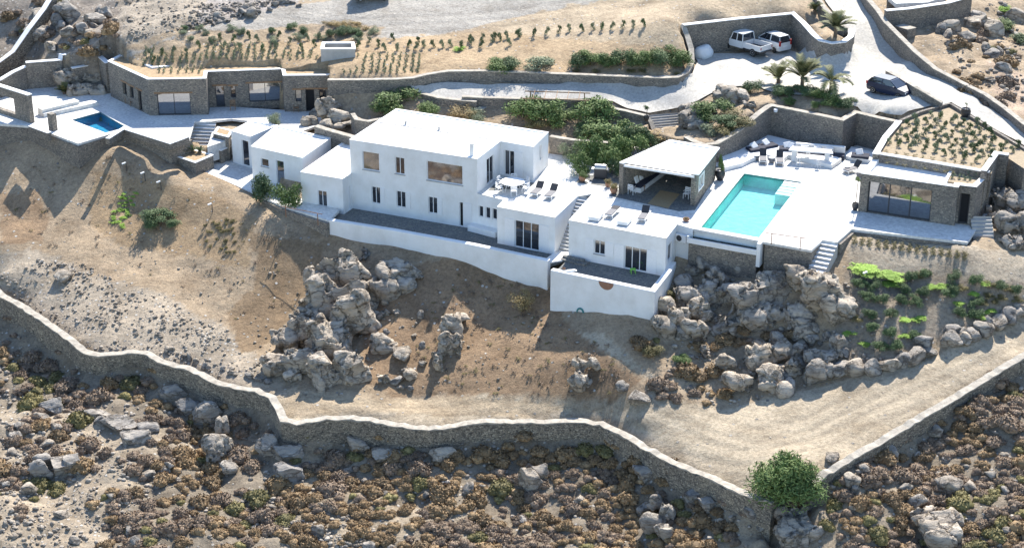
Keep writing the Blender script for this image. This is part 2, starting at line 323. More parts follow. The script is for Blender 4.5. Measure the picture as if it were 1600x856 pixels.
A = np.zeros((n0+3, n0+3)); A[:n0, :n0] = -D - np.eye(n0)*.08; A[:n0, n0] = 1; A[:n0, n0+1:] = P0; A[n0, :n0] = 1; A[n0+1:, :n0] = P0.T
W0 = np.linalg.solve(A, np.concatenate([Z0, np.zeros(3)]))
def rbf(X, Y):
    X = np.asarray(X, float); Y = np.asarray(Y, float); s = X.shape; X = X.ravel(); Y = Y.ravel(); r = np.empty(len(X))
    for i in range(0, len(X), 20000):
        a = X[i:i+20000, None]-P0[None, :, 0]; b = Y[i:i+20000, None]-P0[None, :, 1]
        r[i:i+20000] = -np.sqrt(a*a+b*b) @ W0[:n0] + W0[n0] + X[i:i+20000]*W0[n0+1] + Y[i:i+20000]*W0[n0+2]
    return r.reshape(s)
def axis(a, b, st, far):
    c = list(np.arange(a, b, st)); s = st; x = b; o = []
    while x < far: o.append(x); s *= 1.25; x += s
    s = st; x = a - st; pre = []
    while x > -far: pre.append(x); s *= 1.25; x -= s
    return np.array(pre[::-1] + c + o)
GX = axis(-52, 56, .28, 400); GY = axis(90, 186, .28, 500)
XX, YY = np.meshgrid(GX, GY)
CX = np.clip(XX, -80, 85); CY = np.clip(YY, 80, 245)
H0 = rbf(CX, CY)
H0 += np.where(YY < 80, (YY-80)*.25, 0)
# fractal detail (numpy value noise)
def vnoise(X, Y, sc, seed):
    r = np.random.RandomState(seed); T = r.rand(256, 256); x = X/sc+1000; y = Y/sc+1000
    xi = np.floor(x).astype(int); yi = np.floor(y).astype(int); fx = x-xi; fy = y-yi; fx = fx*fx*(3-2*fx); fy = fy*fy*(3-2*fy)
    g = lambda a, b: T[a % 256, b % 256]
    return (g(xi,yi)*(1-fx)+g(xi+1,yi)*fx)*(1-fy)+(g(xi,yi+1)*(1-fx)+g(xi+1,yi+1)*fx)*fy-.5
def pz(X, Y, Z):
    zz = Z-CAMZ; dep = np.maximum(Y*cp-zz*sp, 1); return 800+F*X/dep, 428-F*(Y*sp+zz*cp)/dep
PX, PY = pz(XX, YY, H0)
WLINE = WALLP + WALLP2
wx = np.array([p[0] for p in WLINE]); wy = np.array([p[1] for p in WLINE])
below = PY > np.interp(PX, wx, wy)+6
ROADZ = [(440,575),(470,612),(600,625),(760,618),(900,632),(1000,625),(1030,600),(960,560),(900,520),(940,520),(1000,570),(1060,625),(1130,640),(1240,612),(1330,592),(1450,560),(1530,520),(1660,470),(1660,530),(1600,560),(1540,596),(1400,680),(1290,745),(1200,785),(1110,750),(1020,712),(940,668),(850,664),(780,664),(680,675),(540,658),(460,667),(430,640),(380,605)]
on_road = inpoly(PX, PY, ROADZ)
UPROAD = [(150,92),(260,65),(330,38),(400,18),(520,0),(560,-60),(1240,-60),(1040,-2),(830,22),(740,45),(640,62),(590,60),(600,42),(560,38),(480,38),(400,48),(330,48),(260,62),(190,92),(160,100)]
on_up = inpoly(PX, PY, UPROAD)
DR = [(640,137),(700,131),(800,133),(900,132),(1000,131),(1060,128),(1082,118),(1090,100),(1080,84),(1150,86),(1225,78),(1262,88),(1300,94),(1330,86),(1332,70),(1310,30),(1290,5),(1270,-30),(1330,-30),(1370,20),(1400,70),(1450,112),(1520,152),(1600,205),(1660,240),(1660,262),(1600,230),(1540,195),(1486,162),(1440,172),(1408,186),(1340,172),(1318,166),(1270,152),(1210,147),(1195,142),(1180,134),(1140,138),(1120,144),(1090,160),(1060,172),(1014,182),(980,172),(955,160),(900,157),(800,155),(740,153),(725,162),(700,156),(660,150),(645,144)]
rough = np.where(below, 1.0, .35); rough = np.where(inpoly(PX, PY, DR), .03, rough); rough = np.where(on_road | on_up, .06, rough)
rough = np.where((PY < 130) & ~on_up, .25, rough); rough = np.where((PX < 380) & (PY < 100) & ~on_up, .9, rough)
rough = np.where((PX > 1400) & (PY < 170), .8, rough)
k = np.ones(9)/9
def blur(a, n=9):
    kk = np.ones(n)/n
    a = np.apply_along_axis(lambda r: np.convolve(np.pad(r, n//2, 'edge'), kk, 'valid'), 0, a)
    return np.apply_along_axis(lambda r: np.convolve(np.pad(r, n//2, 'edge'), kk, 'valid'), 1, a)
rough = blur(rough.astype(float), 7)
det = 1.5*vnoise(XX, YY, 5.5, 1)+.8*vnoise(XX, YY, 2.3, 2)+.42*vnoise(XX, YY, 1.1, 3)+.25*vnoise(XX, YY, .55, 4)
gull = np.abs(vnoise(XX+YY*.15, YY*.25, 2.4, 9))*1.2
H = H0+det*rough*.75+gull*rough*.3*(~below)
# platform list: polygons (pixels at height z) under which the earth is cut away
PLAT = {}
def plat(name, pts, z): PLAT[name] = [U(p[0], p[1], p[2] if len(p) > 2 else z) for p in pts]; PLAT[name+'_z'] = z; return PLAT[name]
plat('terrace', [(515,347),(535,330),(560,322),(700,344),(880,375),(905,392),(890,404),(858,420),(700,382)], 0)
plat('pathterrace', [(305,262),(335,246),(356,238),(420,270),(480,326),(520,330),(516,352)], .55)
plat('guestterrace', [(862,426),(880,398),(1000,395),(1060,395),(1046,424),(1021,458)], 0)
plat('deck', [(745,303),(787,312),(777,323),(869,340),(902,307),(925,303),(889,344),(1041,372),(1058,350),(1083,357),(1192,377),(1268,391),(1285,375),(1308,378),(1331,358),(1512,379),(1545,350),(1560,300),(1549,270,6.35),(1372,240,6.35),(1368,238,6.5),(1384,211,6.5),(1403,186,6.05),(1337,171,6.05),(1316,183,6.05),(1262,171,6.05),(1203,162,6.05),(1184,173,5.9),(1149,202,5.2),(1119,221,4.8),(1100,226,4.7),(1072,215,4.7),(1000,222),(930,250),(895,247),(858,240),(700,200),(640,220)], 3.15)
plat('leftdeck', [(-60,190),(47,197),(122,224),(190,203),(265,226),(296,216),(330,240),(340,205),(362,200),(396,205),(438,213),(474,221),(516,186),(514,164),(442,166),(438,157),(326,159),(322,170),(230,170),(180,132),(150,138),(110,135),(35,132),(0,150),(-60,170)], 3.0)
for key, dz in (('terrace', .5), ('pathterrace', .4), ('guestterrace', .5), ('deck', .5), ('leftdeck', .5)):
    z = PLAT[key+'_z']; m_ = inpoly(XX, YY, [(p.x, p.y) for p in PLAT[key]])
    H = np.where(m_, np.minimum(H, z-dz), H)
for zc_, pg in ((6.62, PARK+[(1331,97,7.0),(1262,100,6.7),(1200,125,6.5),(1090,118,6.3)]), (5.95, FIELD[3:12]+[(1085,150,6.0),(660,146,5.6)])):
    pg_ = [U(*p) for p in pg]; H = np.where(inpoly(XX, YY, [(p.x, p.y) for p in pg_]), np.minimum(H, zc_), H)
STAIRS = [(U(1036,178,4.75), U(1046,214,3.25), 3.4), (U(317,190,2.98), U(309,232,1.2), 2.4), (U(1296.5,376.5,3.14), U(1271,431,1.55), 1.35), (U(1533,338,3.9), U(1537,368,2.9), 1.6), (U(912,308,3.14), U(879,394,.02), 1.25)]
for a, b, w__ in STAIRS:
    d = Vector((b.x-a.x, b.y-a.y)); l_ = d.length; d.normalize(); t_ = (XX-a.x)*d.x+(YY-a.y)*d.y; q_ = np.abs(-(XX-a.x)*d.y+(YY-a.y)*d.x)
    m_ = (t_ > -.3) & (t_ < l_+.35) & (q_ < w__/2+.12); H = np.where(m_, np.minimum(H, a.z+(b.z-a.z)*np.clip(t_/l_, 0, 1)-.55), H)
# pool pits
POOL = [U(1163,271,3.15), U(1252,284.5,3.15), U(1186,371,3.15), U(1095.5,355,3.15)]
m_ = inpoly(XX, YY, [(p.x, p.y) for p in POOL]); H = np.where(m_, np.minimum(H, .3), H)
POOL2 = [U(112,187.5,3.0), U(157,175,3.0), U(197,199,3.0), U(165,207.5,3.0)]
m_ = inpoly(XX, YY, [(p.x, p.y) for p in POOL2]); H = np.where(m_, np.minimum(H, .9), H)
def Hat(x, y):
    i = int(np.searchsorted(GX, x))-1; j = int(np.searchsorted(GY, y))-1
    i = max(0, min(len(GX)-2, i)); j = max(0, min(len(GY)-2, j))
    fx = (x-GX[i])/(GX[i+1]-GX[i]); fy = (y-GY[j])/(GY[j+1]-GY[j])
    return float((H[j,i]*(1-fx)+H[j,i+1]*fx)*(1-fy)+(H[j+1,i]*(1-fx)+H[j+1,i+1]*fx)*fy)
def G(px, py):
    d = ray(px, py); t0 = 85.0; prev = None; t = t0
    while t < 260:
        x, y, z = d.x*t, d.y*t, CAMZ+d.z*t; h = z-Hat(x, y)
        if h < 0:
            lo, hi = t-.5, t
            for _ in range(12):
                m = (lo+hi)/2
                if CAMZ+d.z*m-Hat(d.x*m, d.y*m) < 0: hi = m
                else: lo = m
            return Vector((d.x*hi, d.y*hi, Hat(d.x*hi, d.y*hi)))
        t += .5
    return Vector((d.x*200, d.y*200, Hat(d.x*200, d.y*200)))
# colours
PX, PY = pz(XX, YY, H)
col = np.zeros(XX.shape+(3,)); col[:] = (.38,.30,.205); scr = np.full(XX.shape, .10)
def zone(poly, c, s=None, soft=0):
    global col
    m = inpoly(PX+12*vnoise(XX, YY, 1.3, 21)+8*vnoise(XX, YY, .5, 22), PY+8*vnoise(XX, YY, 1.4, 23)+5*vnoise(XX, YY, .5, 24), poly); col[m] = c
    if s is not None: scr[m] = s
zone([(-100,200),(300,220),(520,360),(860,430),(860,500),(1020,500),(1060,600),(900,625),(450,610),(380,560),(300,500),(-100,480)], (.37,.285,.19), .05)
zone([(-100,400),(60,390),(140,430),(250,455),(330,500),(430,575),(445,640),(340,590),(140,548),(-100,440)], (.39,.33,.25), .45)
zone([(145,265),(330,300),(400,345),(385,420),(300,400),(190,385),(140,350)], (.34,.245,.145), .1)
zone([(395,365),(500,380),(520,420),(470,470),(440,520),(380,555),(350,500),(400,440)], (.26,.185,.11), .08)
zone([(600,430),(700,400),(850,440),(880,500),(1000,590),(960,625),(800,615),(640,620),(560,600),(560,500)], (.29,.20,.12), .06)
zone([(0,300),(60,300),(85,345),(60,380),(0,380)], (.29,.20,.12), .05)
m = on_road; col[m] = (.46,.39,.285); scr[m] = .03
mm = inpoly(PX, PY, [(440,575),(470,612),(600,625),(760,618),(900,632),(960,640),(800,652),(600,645),(450,650)]); col[mm] = (.43,.345,.235)
col[on_up] = (.36,.34,.30); scr[on_up] = .05
zone([(195,95),(300,70),(600,62),(740,50),(1060,50),(1075,118),(900,118),(650,122),(500,122),(230,124)], (.42,.315,.195), .05)
zone([(740,42),(830,22),(1050,-20),(1260,-20),(1240,15),(1065,40),(1060,75),(850,60)], (.42,.34,.235), .1)
zone([(330,-40),(520,-10),(400,20),(320,40),(290,42),(310,20)], (.36,.33,.30), .6)
zone([(180,0),(330,-20),(300,35),(200,75),(180,60)], (.37,.32,.25), .3)
zone([(-60,-20),(180,-10),(190,60),(140,85),(60,90),(-60,90)], (.27,.235,.195), .35)
col[below] = (.25,.21,.155); scr[below] = .2
nb = vnoise(XX, YY, 7, 31)
col[below & (nb > .2)] = (.32,.265,.19)
zone([(330,700),(100,620),(0,640),(0,860),(180,860),(200,760)], (.36,.30,.22), .3)
zone([(1540,95),(1620,120),(1620,200),(1560,160)], (.44,.34,.25), .15)
zone([(1320,368),(1510,385),(1660,400),(1660,440),(1330,440)], (.40,.34,.255), .05)
zone([(1320,420),(1600,440),(1660,470),(1500,500),(1420,560),(1300,590)], (.31,.26,.195), .12)
col *= np.array([.98, .965, .96]); col *= (1+.16*vnoise(XX, YY, 3.1, 41))[..., None]
# wheel-worn ruts on the earth roads
def ruts(line, offs_, wd, f):
    global col
    L_ = [U(*p) for p in line]; D2 = np.full(XX.shape, 99.)
    for a, b in zip(L_, L_[1:]):
        d = Vector((b.x-a.x, b.y-a.y)); l2 = d.length_squared; t = np.clip(((XX-a.x)*d.x+(YY-a.y)*d.y)/l2, 0, 1); sgn = np.sign((XX-a.x)*d.y-(YY-a.y)*d.x)
        q = np.hypot(XX-a.x-t*d.x, YY-a.y-t*d.y)*sgn; D2 = np.where(np.abs(q) < np.abs(D2), q, D2)
    D2 = D2+.35*vnoise(XX, YY, 6, 51)
    for o_ in offs_: k_ = np.exp(-((D2-o_)/wd)**2); col *= (1+(f-1)*k_)[..., None]; H[:] = H-.05*k_
ruts([(450,622,-6.7),(600,640,-6.8),(780,640,-6.7),(950,645,-6.4),(1080,672,-5.9),(1180,690,-5.2),(1280,655,-4.0),(1400,608,-3.2),(1500,568,-2.4),(1640,510,-1.3)], (-1.6,-.2,.9,2.4), .26, .80)
ruts([(820,645,-6.7),(1000,662,-6.2),(1100,700,-5.9),(1160,715,-5.6),(1240,700,-4.9),(1340,650,-4.0)], (-.8,.7), .22, 1.14)
ruts([(160,96,6.8),(300,55,8),(420,30,8.8),(600,35,8.4),(760,25,8.6),(950,5,9.2),(1100,-20,9.8)], (-1.2,.5,2.4), .35, .87)
ny, nx = XX.shape
V = np.stack([XX, YY, H], -1).reshape(-1, 3)
idx = np.arange(nx*ny).reshape(ny, nx)
Q = np.stack([idx[:-1,:-1], idx[:-1,1:], idx[1:,1:], idx[1:,:-1]], -1).reshape(-1, 4)
me = bpy.data.meshes.new('ground'); me.vertices.add(len(V)); me.vertices.foreach_set('co', V.ravel())
me.loops.add(Q.size); me.loops.foreach_set('vertex_index', Q.ravel()); me.polygons.add(len(Q))
me.polygons.foreach_set('loop_start', np.arange(0, Q.size, 4)); me.polygons.foreach_set('loop_total', np.full(len(Q), 4)); me.update(calc_edges=True); me.validate()
ca = me.color_attributes.new('Col', 'FLOAT_COLOR', 'POINT'); cc = np.ones((len(V), 4)); cc[:, :3] = col.reshape(-1, 3); ca.data.foreach_set('color', cc.ravel())
sa = me.attributes.new('Scree', 'FLOAT', 'POINT'); sa.data.foreach_set('value', scr.ravel())
me.polygons.foreach_set('use_smooth', [True]*len(Q)); me.materials.append(M_ground)
go = bpy.data.objects.new('ground', me); C.objects.link(go); tag(go, kind='structure')
def drape(name, poly_px, mat, lift=.05, step=.6, zfn=None, kind='structure'):
    """sheet following the ground inside a pixel polygon (points of the ground)"""
    W = [G(*p) for p in poly_px]; pl = [(p.x, p.y) for p in W]
    pts = []; n = len(pl)
    for i in range(n):
        a, b = Vector(pl[i]), Vector(pl[(i+1) % n]); k_ = max(1, int((b-a).length/step))
        pts += [a+(b-a)*j/k_ for j in range(k_)]
    nb_ = len(pts); edges = [(i, (i+1) % nb_) for i in range(nb_)]
    xs = [p.x for p in pts]; ys = [p.y for p in pts]
    gx, gy = np.meshgrid(np.arange(min(xs), max(xs), step), np.arange(min(ys), max(ys), step)); ins = inpoly(gx, gy, pl)
    allp = pts+[Vector((a, b)) for a, b in zip(gx[ins], gy[ins])]
    vo, ed, fa, *_ = geometry.delaunay_2d_cdt(allp, edges, [], 1, 1e-4)
    me = bpy.data.meshes.new(name); me.from_pydata([(p.x, p.y, max(Hat(p.x+dx, p.y+dy) for dx, dy in ((0,0),(.2,0),(-.2,0),(0,.2),(0,-.2)))+lift) for p in vo], [], [tuple(f) for f in fa])
    me.polygons.foreach_set('use_smooth', [True]*len(me.polygons)); me.materials.append(mat)
    o = bpy.data.objects.new(name, me); C.objects.link(o); return tag(o, kind=kind)
# ---------------------------------------------------------------- walls
def offs(pts, d, closed=False):
    r = []; n = len(pts)
    for i in range(n):
        a = pts[(i-1) % n] if (closed or i > 0) else None; b = pts[i]; c = pts[(i+1) % n] if (closed or i < n-1) else None
        d1 = (Vector((b[0]-a[0], b[1]-a[1])).normalized() if a is not None else None); d2 = (Vector((c[0]-b[0], c[1]-b[1])).normalized() if c is not None else None)
        if d1 is None: d1 = d2
        if d2 is None: d2 = d1
        n1 = Vector((-d1.y, d1.x)); n2 = Vector((-d2.y, d2.x)); m = (n1+n2); m = m.normalized() if m.length > 1e-6 else n1
        s = d/max(.35, m.dot(n1)); r.append(Vector((b[0]+m.x*s, b[1]+m.y*s)))
    return r
def resample(pts, step):
    r = []
    for i in range(len(pts)-1):
        a, b = Vector(pts[i]), Vector(pts[i+1]); k_ = max(1, int((b-a).length/step)); r += [a+(b-a)*j/k_ for j in range(k_)]
    return r+[Vector(pts[-1])]
def strip(mb, pts, th, zb, zt, mat, side=0, jit=0, closed=False, rnd=None):
    """solid wall along pts; zb/zt lists. side 0 centred, 1 left, -1 right"""
    a = offs(pts, th*(.5 if side == 0 else (0 if side < 0 else 1)), closed); b = offs(pts, -th*(.5 if side == 0 else (0 if side > 0 else 1)), closed)
    n = len(pts); V = []
    for i in range(n):
        j1, j2, j3 = ((RNG.rand()-.5)*jit, (RNG.rand()-.5)*jit, (RNG.rand()-.5)*jit)
        V += [(a[i].x+j1, a[i].y+j1, zb[i]), (b[i].x+j2, b[i].y+j2, zb[i]), (b[i].x+j2, b[i].y+j2, zt[i]+j3), (a[i].x+j1, a[i].y+j1, zt[i]+j3)]
    Fc = []; m = n if closed else n-1
    for i in range(m):
        p = 4*i; q = 4*((i+1) % n)
        Fc += [(p, q, q+3, p+3), (p+1, p+2, q+2, q+1), (p+3, q+3, q+2, p+2), (p, p+1, q+1, q)]
    if not closed: Fc += [(0, 3, 2, 1), (4*n-4, 4*n-3, 4*n-2, 4*n-1)]
    mb.add(V, Fc, mat); return V
def wall(name, label, pix, th=.45, base=None, mat=None, cap=None, cap_h=.07, side=0, jit=0, step=None, cat='wall', group=None, down=2.5, over=.03, caplabel=None):
    """pix: (px,py,ztop). base None = follows the ground; number = that height"""
    P = [U(*p) for p in pix]
    if step: P = resample(P, step)
    zt = [p.z-(cap_h if cap else 0) for p in P]
    zb = [min(base, p.z-.3) if base is not None else min(Hat(p.x, p.y), p.z)-down*.5-.6 for p in P]
    mb = MB(); strip(mb, P, th, zb, zt, mat or M_stone, side, jit)
    o = mb.build(name); tag(o, label, cat, group)
    if cap:
        mc = MB(); strip(mc, P, th+2*over, [p.z-cap_h for p in P], [p.z for p in P], cap, 0, jit*.5)
        if side: # shift the coping onto the wall
            mc = MB(); Q_ = offs(P, th*.5*side); Q_ = [Vector((q.x, q.y, p.z)) for q, p in zip(Q_, P)]
            strip(mc, Q_, th+2*over, [p.z-cap_h for p in P], [p.z for p in P], cap, 0, jit*.5)
        mc.build('coping', o)
    return o
def water2(name, tint):
    m = bpy.data.materials.new(name); m.use_nodes = True; n = m.node_tree; n.nodes.clear()
    o = n.nodes.new('ShaderNodeOutputMaterial'); t = n.nodes.new('ShaderNodeBsdfTransparent'); t.inputs[0].default_value = (*tint, 1)
    g = n.nodes.new('ShaderNodeBsdfGlossy'); g.inputs['Roughness'].default_value = .05; f = n.nodes.new('ShaderNodeFresnel'); f.inputs[0].default_value = 1.33
    bp = n.nodes.new('ShaderNodeBump'); bp.inputs['Strength'].default_value = .6; bp.inputs['Distance'].default_value = .04
    n.links.new(noise_t(n, coord(n), 2.5, 4), bp.inputs['Height'])
    for s in (g, f): n.links.new(bp.outputs[0], s.inputs['Normal'])
    mx = n.nodes.new('ShaderNodeMixShader'); n.links.new(f.outputs[0], mx.inputs[0]); n.links.new(t.outputs[0], mx.inputs[1]); n.links.new(g.outputs[0], mx.inputs[2])
    n.links.new(mx.outputs[0], o.inputs[0]); return m
M_w1 = water2('clear_water', (.80,.98,.98)); M_w2 = water2('deep_blue_water', (.55,.85,.95))
# ---------------------------------------------------------------- wall-plane helpers
def wuz(A, B, px, py):
    d = ray(px, py); ab = Vector((B[0]-A[0], B[1]-A[1])); L_ = ab.length; ab.normalize(); nx_, ny_ = ab.y, -ab.x
    t = (A[0]*nx_+A[1]*ny_)/(d.x*nx_+d.y*ny_); x, y, z = d.x*t, d.y*t, CAMZ+d.z*t
    return (x-A[0])*ab.x+(y-A[1])*ab.y, z
def facade(mb, A, B, z0, z1, ops, mat, depth=.14, cover=None):
    """outside seen with A on the left. ops: (u0,u1,za,zb)"""
    ab = Vector((B[0]-A[0], B[1]-A[1])); L_ = ab.length; ab.normalize(); n_ = Vector((ab.y, -ab.x))
    us = sorted(set([0, L_]+[max(0, min(L_, v)) for o in ops for v in o[:2]])); zs = sorted(set([z0, z1]+[max(z0, min(z1, v)) for o in ops for v in o[2:4]]))
    P = lambda u, z, d=0: (A[0]+ab.x*u-n_.x*d, A[1]+ab.y*u-n_.y*d, z)
    for i in range(len(us)-1):
        for j in range(len(zs)-1):
            uc, zc = (us[i]+us[i+1])/2, (zs[j]+zs[j+1])/2
            if any(o[0] < uc < o[1] and o[2] < zc < o[3] for o in ops): continue
            mb.face([P(us[i], zs[j]), P(us[i+1], zs[j]), P(us[i+1], zs[j+1]), P(us[i], zs[j+1])], mat)
    for o in ops:
        a, b, c, d = o[:4]
        mb.face([P(a,c), P(a,d), P(a,d,depth), P(a,c,depth)], mat); mb.face([P(b,d), P(b,c), P(b,c,depth), P(b,d,depth)], mat)
        mb.face([P(a,d), P(b,d), P(b,d,depth), P(a,d,depth)], mat); mb.face([P(b,c), P(a,c), P(a,c,depth), P(b,c,depth)], mat)
def frameM(A, B, u, z):
    """local x along wall, y inwards, z up, origin at (u,z) on the wall face"""
    ab = Vector((B[0]-A[0], B[1]-A[1], 0)).normalized(); inw = Vector((-ab.y, ab.x, 0))
    M = Matrix.Identity(4); M.col[0][:3] = ab; M.col[1][:3] = inw; M.col[2][:3] = (0, 0, 1); M.col[3][:3] = (A[0]+ab.x*u, A[1]+ab.y*u, z); return M
def opening(root, A, B, o, kind):
    """o=(u0,u1,z0,z1); kind dict: name, n panes, frame mat, glass mat, sill, shutters, depth, lintel"""
    u0, u1, z0, z1 = o[:4]; W, Hh = u1-u0, z1-z0; M = frameM(A, B, u0, z0); fm = kind.get('frame', M_wframe); dp = kind.get('depth', .14); n = kind.get('n', 1); fw = kind.get('fw', .055)
    mb = MB()
    mb.box(.004, fw, dp-.07, dp, 0.004, Hh-.004, fm, M); mb.box(W-fw, W-.004, dp-.07, dp, 0.004, Hh-.004, fm, M)
    mb.box(fw, W-fw, dp-.07, dp, 0.004, fw, fm, M); mb.box(fw, W-fw, dp-.07, dp, Hh-fw, Hh-.004, fm, M)
    for i in range(1, n): mb.box(W*i/n-fw/2, W*i/n+fw/2, dp-.069, dp, fw, Hh-fw, fm, M)
    w_ = mb.build(kind.get('name', 'window'), root)
    if kind.get('label'): w_['label'] = kind['label']
    g = MB(); g.box(.005, W-.005, dp-.03, dp+.02, .005, Hh-.005, kind.get('glass', M_glass), M)
    off = root.matrix_basis.translation
    g.build(kind.get('pane', 'pane'), w_, off)
    if kind.get('sill'): s = MB(); s.box(-.06, W+.06, -.06, dp-.071, -.07, -.003, kind.get('sillm', M_concrete), M); s.build('sill', w_, off)
    if kind.get('lintel'): s = MB(); s.box(-.25, W+.25, -.04, dp-.071, Hh+.003, Hh+.16, M_wood, M); s.build('lintel', w_, off)
    if kind.get('handle'): s = MB(); s.box(W-.16, W-.12, dp-.12, dp-.0701, Hh*.45, Hh*.52, M_metal, M); s.build('handle', w_, off)
    for sgn in kind.get('shutters', ''):
        s = MB(); sw = kind.get('sw', W/2)
        x0, x1 = (-sw-.03, -.03) if sgn == 'L' else (W+.03, W+sw+.03)
        s.box(x0, x1, -.045, -.004, -.01, Hh+.01, M_wframe, M)
        for k_ in (0.06, .5, .88): s.box(x0+.04, x1-.04, -.058, -.046, Hh*k_, Hh*k_+.05, M_wframe, M)
        s.build('shutter', root)
    return w_
def inset(poly, d):
    ar = sum(poly[i][0]*poly[(i+1) % len(poly)][1]-poly[(i+1) % len(poly)][0]*poly[i][1] for i in range(len(poly)))
    return offs(poly, d if ar > 0 else -d, True)
def mass(root, roof_px, zt, zb, mat, specs, roofm=None, rim=.28, drop=.07, skip=(), wname='wall', rimm=None, rname='roof', inner=None):
    """roof_px in order so that each edge i->i+1 has its outside face seen with i on the left (counter-clockwise from above)"""
    P = [U(a, b, zt) for a, b in roof_px]; n = len(P); mb = MB(); todo = []
    for i in range(n):
        if i in skip: continue
        A, B = P[i], P[(i+1) % n]; ops = []
        for s in specs.get(i, []):
            u0, z1 = wuz(A, B, s[0], s[1]); u1, z0 = wuz(A, B, s[2], s[3]); k_ = s[4]
            if 'z0' in k_: z0 = k_['z0']
            if 'z1' in k_: z1 = k_['z1']
            o = (u0, u1, z0, z1); ops.append(o); todo.append((A, B, o, k_))
        facade(mb, A, B, zb, zt, ops, mat, depth=max([s[4].get('depth', .14) for s in specs.get(i, [])] or [.14]))
    mb.build(wname, root)
    for t in todo: opening(root, *t)
    if roofm:
        r = MB(); I = inset(P, rim); e = .02; O_ = inset(P, -e)
        zt2 = zt+.006
        for i in range(n):
            j = (i+1) % n
            r.face([(O_[i].x,O_[i].y,zt2),(O_[j].x,O_[j].y,zt2),(I[j].x,I[j].y,zt2),(I[i].x,I[i].y,zt2)], rimm or roofm)
            r.face([(O_[i].x,O_[i].y,zt2-.05),(O_[j].x,O_[j].y,zt2-.05),(O_[j].x,O_[j].y,zt2),(O_[i].x,O_[i].y,zt2)], rimm or roofm)
            r.face([(I[i].x,I[i].y,zt2),(I[j].x,I[j].y,zt2),(I[j].x,I[j].y,zt-drop),(I[i].x,I[i].y,zt-drop)], rimm or roofm)
        r.prism([(p.x, p.y) for p in I], zt-drop-.01, zt-drop, inner or roofm); r.build(rname, root)
    return P
def base_of(px, z, roof): return U(px[0], px[1], z)
# ================================================================ WHITE VILLA
villa = thing('villa', 'large two-storey white plastered house with flat roofs in the middle of the estate', 'house', U(700, 348, 0))
WIN = dict(name='window', n=2, sill=True); 
DOORG = dict(name='door', n=2, shutters='LR', handle=True)
big = dict(name='window', n=1, glass=M_bigglass, sill=True, label='large square picture window reflecting the brown hillside')
big2 = dict(name='window', n=1, glass=M_bigglass, sill=True, label='wide picture window reflecting the brown hillside')
slim = dict(name='window', n=2, sill=True)
low = dict(name='window', n=2, shutters='R', frame=M_wframe, depth=.16)
mass(villa, [(546,218),(745.5,248.5),(782,220.5),(833.5,229.5),(857,206.5),(619,170)], 6.1, -.2, M_white, {
  0: [(566,236,593,268.5,big),(617,245,632.5,273.5,slim),(666.5,251,723,290,big2),
      (580,291,594.5,319.5,low),(619,298,634,325.5,low),(669,307,683.5,335,low),
      (717.5,315.5,724,353,dict(name='door', n=1, shutters='R', sw=.75, pane='pane', glass=M_black, frame=M_wframe, label='open dark doorway with a white shutter', z0=.02))],
  1: [(760.5,248,772,288,dict(name='door', n=2, z0=3.2, z1=5.4, label='tall glazed terrace door in the side wall'))],
  2: [(788,234,803.5,273,dict(name='door', n=2, shutters='LR', z0=3.22, sw=.75, label='white shuttered glass door onto the terrace'))],
  3: [(843.5,228,846,248,dict(name='window', n=1))]}, M_white)
mass(villa, [(469.5,268.5),(535,279.5),(640,213),(569,199)], 3.15, -.2, M_white, {
  0: [(496,297,511.5,325,dict(name='window', n=2, sill=True))],
  1: [(544,292,549,330,dict(name='door', n=1, glass=M_wframe, z0=.02, label='plain white side door'))]}, M_white)
# lower front block carrying the terrace
Bv = U(745.5, 248.5, 6.1); bx, by = proj(Bv.x, Bv.y, 3.15)
TP = [(bx, by), (787,312.5), (777,323), (867,340), (902,307), (925,285), (842,248), (800,232)]
thr = dict(name='window', n=1)
mass(villa, TP, 3.15, -.2, M_white, {
  0: [(748,321,755,340,thr),(758.5,323,766,342.5,thr),(769,325,776.5,344,thr)],
  2: [(804.5,343.5,842,383,dict(name='door', n=3, shutters='LR', sw=.85, z0=.03, label='three-panel glass door on the ground-floor front', frame=M_wframe))]}, M_deck, rim=.2, drop=.02, skip=(5,6,7))
b_ = MB(); A_, B_ = U(bx, by, 3.15), U(787, 312.5, 3.15); M = frameM(A_, B_, -.5, 0)
b_.box(0, 2.75, -.75, -.004, 0, .5, M_white, M); b_.build('bench', villa, bevel=.04)
ch = MB(); c0 = U(737, 245, 6.1); q = Matrix.Translation((c0.x, c0.y+.45, 6.0))
ch.box(-.17, .17, -.17, .17, 0, 1.0, M_white, q); ch.box(-.21, .21, -.21, .21, 1.0, 1.1, M_white, q); ch.build('chimney', villa, bevel=.03)
rl = MB(); a_ = U(590, 190, 6.1); e_ = U(800, 222, 6.1); strip(rl, [a_, e_], .06, [6.02, 6.02], [6.07, 6.07], M_cap); rl.build('roof_joint', villa)
for q_ in ((634,194),(686,203)):
    v_ = MB(); p = U(*q_, 6.05); v_.lathe([(.09,0),(.09,.22),(.14,.23),(.14,.3)], M_concrete, 10, Matrix.Translation((p.x, p.y, 6.03))); v_.build('roof_vent', villa)
